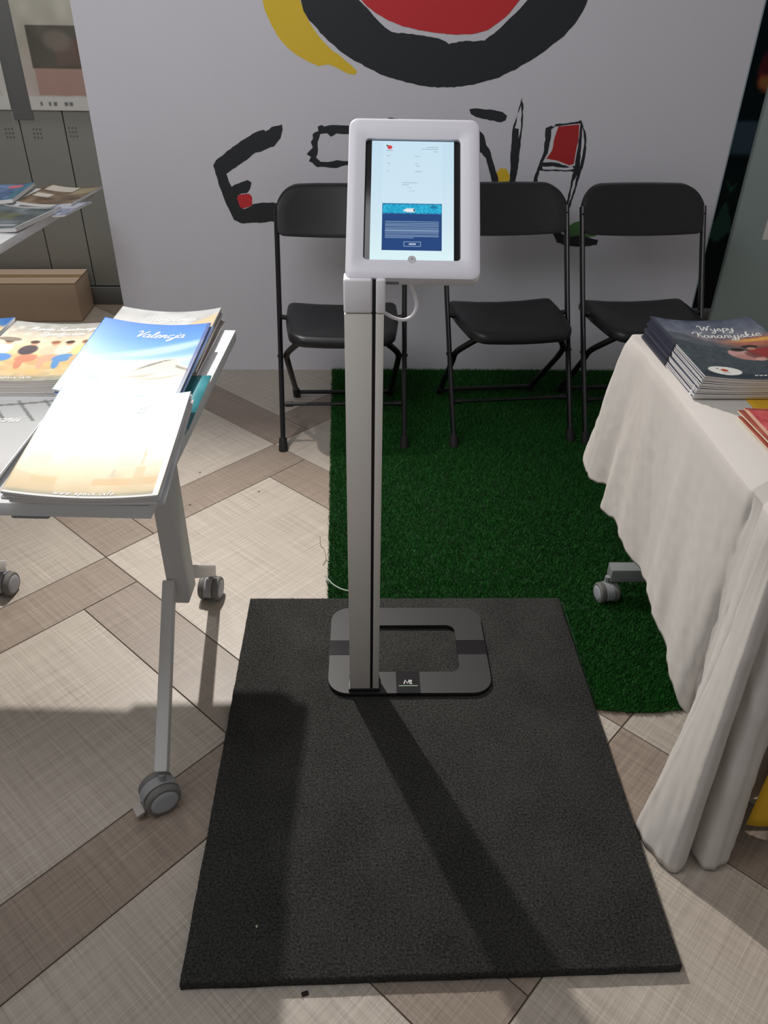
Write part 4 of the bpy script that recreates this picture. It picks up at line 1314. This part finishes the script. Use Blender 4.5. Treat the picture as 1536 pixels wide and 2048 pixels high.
def cover_grey():
    p = Paint(90, 120, (178, 180, 180))
    p.vgrad([(0, (196, 190, 186)), (0.3, (206, 206, 206)), (0.7, (186, 188, 188)), (1, (150, 152, 154))])
    for k in range(4):
        p.poly([(0.2 + 0.22 * k, 1.0), (0.23 + 0.22 * k, 1.0), (0.5 + 0.22 * k, 0.72), (0.47 + 0.22 * k, 0.72)], (96, 98, 100), 0.8)
    p.poly([(0.3, 0.92), (1.0, 0.99), (1.0, 0.965), (0.3, 0.90)], (90, 92, 94), 0.8)
    p.poly([(0.2, 0.10), (0.62, 0.12), (0.74, 0.50), (0.30, 0.50)], (150, 124, 112), 0.95)
    p.poly([(0.2, 0.10), (0.62, 0.12), (0.64, 0.15), (0.2, 0.13)], (120, 60, 50), 0.8)
    return p
def cover_blue():
    p = Paint(60, 80, (66, 120, 176))
    p.vgrad([(0, (70, 110, 150)), (0.5, (110, 160, 200)), (1, (52, 100, 160))])
    p.ell(0.8, 0.72, 0.25, 0.14, (226, 180, 130), 1, 0.3)
    p.noise(10, 8, 4)
    return p

MW, MD = 0.237, 0.327
M_dkspine = mat('dark_blue_grey_cover_edge', rgb(52, 54, 70), 0.4)
M_navy = mat('navy_cover_edge', rgb(58, 66, 120), 0.4)

# -- "front" pile (pale cover) leaning on the pile behind it
G = 'pale-cover magazines at the near edge of the left table'
for k in range(4):
    top = k == 3
    p = cover_sandy() if top else flat((220, 222, 226), seed=k)
    tx = []
    if top:
        tx = [(text_strokes('ll', 0.146, 0.262, 0.016, 0.25), 0.0034), (text_strokes(URL, 0.075, 0.008, 0.0052, 0.2, 0.45), 0.0014)]
    magazine('magazine', MW, MD, 0.0034, (-0.560 + [0.006, -0.004, 0.002, 0][k], 1.012 + [0.006, 0.004, 0.001, 0][k], LT + 0.0112 + k * 0.0044), math.radians(1.4 + [0.8, -0.6, 0.3, 0][k]), math.radians(3.6), 0.004 + 0.0030 * k, p, tx,
             'topmost pale bleached-looking magazine at the near corner of the left table' if top else 'magazine under the topmost pale one at the near corner of the left table', 'magazine', G, roll=math.radians(2.5))
# -- country pile at the far corner
G = 'magazines stacked at the far right corner of the left table'
for k in range(7):
    top = k == 6
    p = cover_country() if top else flat((150, 146, 140), seed=k)
    tx = [(text_strokes('Hiszpania', 0.070, 0.262, 0.0148, 0.3, 0.02, -0.035), 0.0022)] if top else []
    magazine('magazine', MW, MD, 0.0034, (-0.592 + 0.002 * (k % 2), 1.512 + 0.003 * (k % 3), LT + 0.0006 + k * 0.0043), math.radians(-1.0 + [1.2, -0.8, 0.5, 0.9, -0.4, 0.6, 0][k]), 0.0, 0.002 + 0.0018 * k, p, tx,
             'grey and sandy magazine titled Hiszpania at the far corner of the left table' if top else 'magazine under the Hiszpania one at the far corner of the left table', 'magazine', G, spine=None)
# -- blue sky pile between them
G = 'magazines stacked at the right edge of the left table'
for k in range(5):
    top = k == 4
    low = k < 2
    p = cover_arts() if top else flat((60, 140, 150) if low else (90, 120, 170), seed=k)
    tx = [(text_strokes('Valencja', 0.082, 0.276, 0.0160, 0.3, 0.03), 0.0026)] if top else []
    if low:
        lc = (-0.566 + 0.004 * k, 1.262 + 0.008 * k, LT + 0.004 + k * 0.0042)
        lab = 'lower magazine jutting forward from under the blue-sky Valencja magazine'
    else:
        lc = (-0.594 + 0.003 * (k % 2), 1.353 + 0.003 * (k % 3), LT + 0.0275 + (k - 2) * 0.0043)
        lab = 'blue-sky magazine titled Valencja with a white winged building on the left table' if top else 'magazine directly under the blue-sky Valencja magazine'
    if low:
        magazine('magazine', MW, 0.240, 0.0034, (lc[0], lc[1], LT + 0.0008 + k * 0.0042), math.radians(-0.5), 0.0, 0.002, p, tx, lab, 'magazine', G)
    else:
        magazine('magazine', MW, 0.350, 0.0034, lc, math.radians(-0.8 + [0, 0, 0.8, -0.6, 0][k]), math.radians(2.0), 0.004 + 0.0026 * (k - 1), p, tx, lab, 'magazine', G, roll=math.radians(2.5))
# -- people pile
G = 'magazines in the thick stack with people on the cover'
for k in range(8):
    top = k == 7
    p = cover_cities() if top else flat((176, 160, 134), seed=k)
    tx = [(text_strokes('Miasta Swiatowego', 0.046, 0.272, 0.0094, 0.25, 0.06), 0.0021), (text_strokes('Dziedzictwa', 0.078, 0.243, 0.0098, 0.25, 0.06), 0.0021), (text_strokes(URL, 0.046, 0.012, 0.0052, 0.2, 0.45), 0.0014)] if top else []
    magazine('magazine', 0.225, 0.318, 0.0033, (-0.806 + 0.0016 * math.sin(k * 2.1), 1.424 + 0.0016 * math.cos(k * 1.7), LT + 0.0006 + k * 0.0041), math.radians(0.6 * math.sin(k * 1.3)), 0, 0.0015 + 0.0008 * k, p, tx,
             'sandy magazine with seated people on the cover, top of its thick stack' if top else 'magazine in the thick stack under the cover with seated people', 'magazine', G)
# -- grey pile, near left
G = 'grey-cover magazines beside the pale pile'
for k in range(3):
    top = k == 2
    p = cover_grey() if top else flat((190, 190, 190), seed=k)
    tx = [(text_strokes('anii', 0.152, 0.235, 0.0135, 0.28), 0.0024)] if top else []
    magazine('magazine', MW, MD, 0.0034, (-0.842 + 0.003 * k, 1.064 - 0.004 * k, LT + 0.0006 + k * 0.0042), math.radians(1.0 - k), 0, 0.003 + 0.001 * k, p, tx,
             'grey magazine at the left picture edge beside the pale pile, topmost of its stack' if top else 'magazine under the grey one at the left picture edge', 'magazine', G)
# -- blue pile, far left
G = 'blue magazines at the left picture edge'
for k in range(6):
    top = k == 5
    p = cover_blue() if top else flat((70, 110, 160), seed=k)
    magazine('magazine', MW, MD, 0.0034, (-1.067 + 0.0015 * math.sin(k * 2), 1.462 + 0.002 * math.cos(k), LT + 0.0006 + k * 0.0042), math.radians(0.5 * math.sin(k * 2.2)), 0, 0.002 + 0.001 * k, p, (),
             'blue magazine left of the people-cover stack, topmost of its stack' if top else 'magazine under the blue one left of the people-cover stack', 'magazine', G)

# -- right table: island magazines
RZ = CZ + 0.0024 + 0.003
G = 'stack of dark magazines on the white cloth'
NM = 13
p_low = flat((52, 58, 74), seed=2)
for k in range(NM):
    top = k == NM - 1
    p = cover_islands() if top else p_low
    tx = [(text_strokes('Wyspy', 0.094, 0.268, 0.0150, 0.18, 0.05, -0.03), 0.0029), (text_strokes('Kanaryjskie', 0.072, 0.226, 0.0150, 0.18, 0.05, -0.03), 0.0029), (text_strokes(URL, 0.112, 0.016, 0.0052, 0.2, 0.55), 0.0014)] if top else []
    magazine('magazine', MW, 0.335, 0.0029, (0.672 + 0.0008 * k + 0.0012 * math.sin(k * 2.3), 1.437 - 0.0006 * k + 0.0012 * math.cos(k * 1.9), RZ + k * 0.0036), math.radians(0.6 + 0.5 * math.sin(k * 1.7)), 0, 0.0008 + 0.0009 * k, p, tx,
             'dark sunset magazine titled Wyspy Kanaryjskie, topmost of the stack on the white cloth' if top else 'dark magazine in the stack under the Wyspy Kanaryjskie cover', 'magazine', G, spine=(0.50, 1.0, M_dkspine))
# -- red booklets in front of them
def cover_redbook():
    p = Paint(50, 70, (206, 84, 88))
    p.noise(6, 8, 2)
    p.rect(0.0, 1, 0.0, 0.62, (140, 60, 48), 0.75, 0.1)
    p.noise(14, 16, 3)
    p.rect(0, 0.03, 0, 1, (236, 214, 180)); p.rect(0, 1, 0.97, 1, (150, 70, 60))
    return p
G = 'red booklets on the right table'
for k in range(5):
    top = k == 4
    p = cover_redbook() if top else flat((150, 70, 56), seed=k)
    magazine('booklet', 0.150, 0.212, 0.0026, (0.740 + 0.003 * (k - 2) * (-1) ** k * 0.6, 1.139 + 0.0015 * k, RZ + k * 0.0034), math.radians(0.5 + [1.0, -1.5, 0.5, 1.8, 0][k]), 0, 0.001 + 0.0004 * k, p, (),
             'small red-covered booklet, topmost at the right picture edge' if top else 'booklet under the red cover at the right picture edge', 'booklet', G, pages=M_cream)

# ================================================================== FAR LEFT: SECOND TABLE, POSTERS, BOX
FT = empty('display_table', (-1.555, 2.965, 0), math.radians(-3.8), 'white display table with brochures beyond the left end of the wall', 'table')
box('table_top', (-0.42, -0.52, 0.722), (0.42, 0.42, 0.75), M_white, FT, 0.0015)
for y in (-0.45, 0.35):
    box('leg', (-0.40, y, 0.0), (-0.35, y + 0.05, 0.722), M_grey, FT, 0.003)
    bar('support_arm', (-0.36, y + 0.025, 0.40), (-0.15, y + 0.025, 0.71), 0.03, 0.03, M_grey, FT)
    bar('foot_bar', (-0.40, y + 0.025, 0.02), (-0.10, y + 0.025, 0.02), 0.05, 0.036, M_grey, FT)
def brochure(x, y, rz, w, d, c, label, k=0, bow=0.006, th=0.004, fn=None):
    p = Paint(30, 40, c).noise(26, 7, 11 + k)
    if fn: fn(p)
    return magazine('brochure', w, d, th, (x, y, 0.7506 + k * 0.0001), math.radians(rz), 0, bow, p, (), label, 'brochure', 'brochures on the far table')
brochure(-1.300, 3.055, -6, 0.21, 0.297, (120, 100, 78), 'brown brochure with white blocks near the far table corner', 0, 0.010, 0.010, lambda p: p.rect(0.05, 0.6, 0.72, 0.98, (214, 210, 200)).rect(0.62, 0.98, 0.55, 0.95, (176, 166, 128), 0.8).rect(0.05, 0.35, 0.35, 0.55, (220, 216, 206)))
brochure(-1.530, 3.060, 4, 0.21, 0.297, (84, 120, 170), 'blue brochure with a pink spot at the left edge on the far table', 1, 0.010, 0.014, lambda p: p.ell(0.72, 0.82, 0.14, 0.1, (236, 120, 130)).rect(0.86, 1, 0, 1, (60, 130, 160)))
brochure(-1.372, 2.700, -10, 0.22, 0.30, (96, 112, 120), 'grey-blue brochure with a white border nearest on the far table', 2, 0.008, 0.012, lambda p: p.rect(0.0, 1, 0.97, 1, (236, 236, 236)).rect(0.965, 1, 0, 1, (236, 236, 236)).rect(0.1, 0.6, 0.4, 0.7, (120, 128, 90), 0.7).rect(0.1, 0.9, 0.1, 0.2, (200, 210, 220)))
brochure(-1.165, 2.900, -9, 0.10, 0.21, (150, 160, 186), 'narrow lilac leaflet at the table edge beyond the wall end', 3, 0.006, 0.006, lambda p: p.rect(0.1, 0.9, 0.5, 0.95, (196, 200, 214)))

def poster(x0, x1, z0, z1, paint, label):
    r = empty('poster', ((x0 + x1) / 2, RY - 0.002, z0), 0, label, 'poster')
    w = x1 - x0
    box('board', (-w / 2, -0.004, 0), (w / 2, 0.0, z1 - z0), mat('poster_board', rgb(206, 204, 196), 0.5), r)
    def f(U, V):
        return np.stack([-w / 2 + U * w, np.full(U.shape, -0.0046), V * (z1 - z0)], -1)
    grid_mesh('print', paint.nu, paint.nv, f, paint.C, mat_attr('matt_print', 0.35), r)
    return r
p = Paint(90, 110, (190, 186, 176))
p.vgrad([(0, (196, 190, 184)), (0.12, (186, 172, 166)), (0.5, (168, 164, 152)), (1, (176, 176, 164))])
p.rect(0.09, 1.0, 0.29, 0.57, (86, 82, 74)); p.noise(6, 9, 4)
p.rect(0.30, 0.62, 0.29, 0.50, (110, 92, 84), 0.8, 0.03); p.rect(0.5, 1.0, 0.29, 0.55, (106, 62, 54), 0.75, 0.08); p.ell(0.35, 0.47, 0.12, 0.07, (126, 118, 108), 0.7, 0.5)
p.rect(0.10, 0.92, 0.10, 0.285, (168, 136, 124), 0.95)
p.rect(0.0, 1, 0.0, 0.095, (206, 204, 200))
for u in (0.09, 0.17, 0.22, 0.32, 0.36, 0.55, 0.6, 0.75):
    p.rect(u, u + 0.03, 0.035, 0.055, (90, 90, 88), 0.8)
poster(-1.592, -1.08, 0.943, 1.55, p, 'poster with a brown picture on the rear wall, beside the partition end')
p = Paint(70, 90, (206, 204, 196))
p.rect(0.05, 0.93, 0.12, 0.9, (120, 110, 100)); p.rect(0.6, 0.93, 0.14, 0.30, (168, 110, 70), 0.9, 0.05); p.rect(0.6, 0.93, 0.2, 0.24, (110, 60, 44), 0.8); p.noise(10, 12, 6)
p.rect(0, 1, 0, 0.1, (206, 206, 200)); p.rect(0.8, 0.88, 0.03, 0.06, (80, 100, 70))
poster(-2.20, -1.688, 0.943, 1.55, p, 'poster with an orange-brown picture cut by the left picture edge')
box('panel', (-1.686, RY + 0.002, 0.9), (-1.594, RY + 0.0125, 2.4), mat('dark_panel_strip', rgb(96, 97, 96), 0.5), rear)
M_dot = mat('wall_marks', rgb(92, 94, 90), 0.6)
for cx, cz in ((-1.612, 0.838), (-1.440, 0.846), (-1.745, 0.838)):
    bm = bmesh.new()
    for i in range(3):
        for j in range(3):
            x = cx + i * 0.016; z = cz - 0.018 + j * 0.018 - i * 0.0
            add_box(bm, (x, RY + 0.0048, z), (x + 0.008, RY + 0.0062, z + 0.006))
    from_bm('panel_marks', bm, M_dot, rear)

M_card = mat('brown_cardboard', rgb(214, 188, 164), 0.75, noise_amt=0.08, noise_scale=6)
cb = empty('cardboard_box', (-1.70, 4.00, 0), math.radians(2), 'closed brown cardboard box on the floor by the rear wall', 'box')
box('carton', (-0.30, -0.12, 0), (0.235, 0.12, 0.195), M_card, cb, 0.006, 2)
for s in (-1, 1):
    box('flap', (-0.30, -0.119 if s < 0 else 0.001, 0.1955), (0.235, -0.001 if s < 0 else 0.119, 0.199), M_card, cb, 0.001, 1)
box('tape', (-0.302, -0.025, 0.1992), (0.237, 0.025, 0.1998), mat('packing_tape', rgb(170, 142, 108), 0.3), cb)

# ---- painted backdrop and notice to the right of the wall
p = Paint(80, 120, (20, 30, 36))
p.vgrad([(0, (14, 20, 22)), (0.4, (16, 30, 30)), (0.75, (14, 26, 34)), (1, (26, 48, 60))])
p.noise(5, 8, 3)
bx = lambda x: (x - 1.60) / 0.70
bz = lambda z: (z - 0.05) / 1.65
p.rect(bx(1.74), bx(1.88), bz(0.80), bz(0.96), (66, 84, 100), 1, 0.01)
p.ell(bx(1.865), bz(1.16), 0.10, 0.05, (150, 58, 46), 1, 0.4); p.ell(bx(1.86), bz(1.115), 0.08, 0.022, (196, 110, 60), 1, 0.4); p.ell(bx(1.83), bz(1.19), 0.05, 0.03, (90, 30, 40), 1, 0.4)
p.poly([(bx(1.73), bz(0.42)), (bx(1.79), bz(0.60)), (bx(1.86), bz(0.46)), (bx(1.80), bz(0.40))], (44, 72, 64))
p.poly([(bx(1.76), bz(0.70)), (bx(1.80), bz(0.66)), (bx(1.84), bz(0.69)), (bx(1.80), bz(0.63))], (44, 84, 66))
p.C = np.clip(p.C * 1.55, 0, 1)
bn = empty('painted_backdrop', (1.95, 4.02, 0), 0, 'added dark painted banner behind the gap at the right end of the wall', 'backdrop')  # made-up sheet; its painted patches stand in for reflections in dark glass
def f(U, V):
    return np.stack([-0.35 + U * 0.70, np.full(U.shape, -0.003), 0.05 + V * 1.65], -1)
box('backdrop_sheet', (-0.35, -0.002, 0.05), (0.35, 0.0, 1.70), M_dark, bn)
grid_mesh('backdrop_patches', 80, 120, f, p.C, mat_attr('matt_print', 0.35), bn)
box('backdrop_base', (-0.36, -0.05, 0), (0.36, 0.05, 0.05), M_greyd, bn, 0.006)
nt_ = box('notice_sheet', (1.648, WY - 0.0215, 0.60), (1.76, WY - 0.0205, 0.70), mat('paper_white', rgb(226, 222, 216), 0.7))
tag(nt_, 'small white sheet on the grey panel at the right picture edge', 'notice')
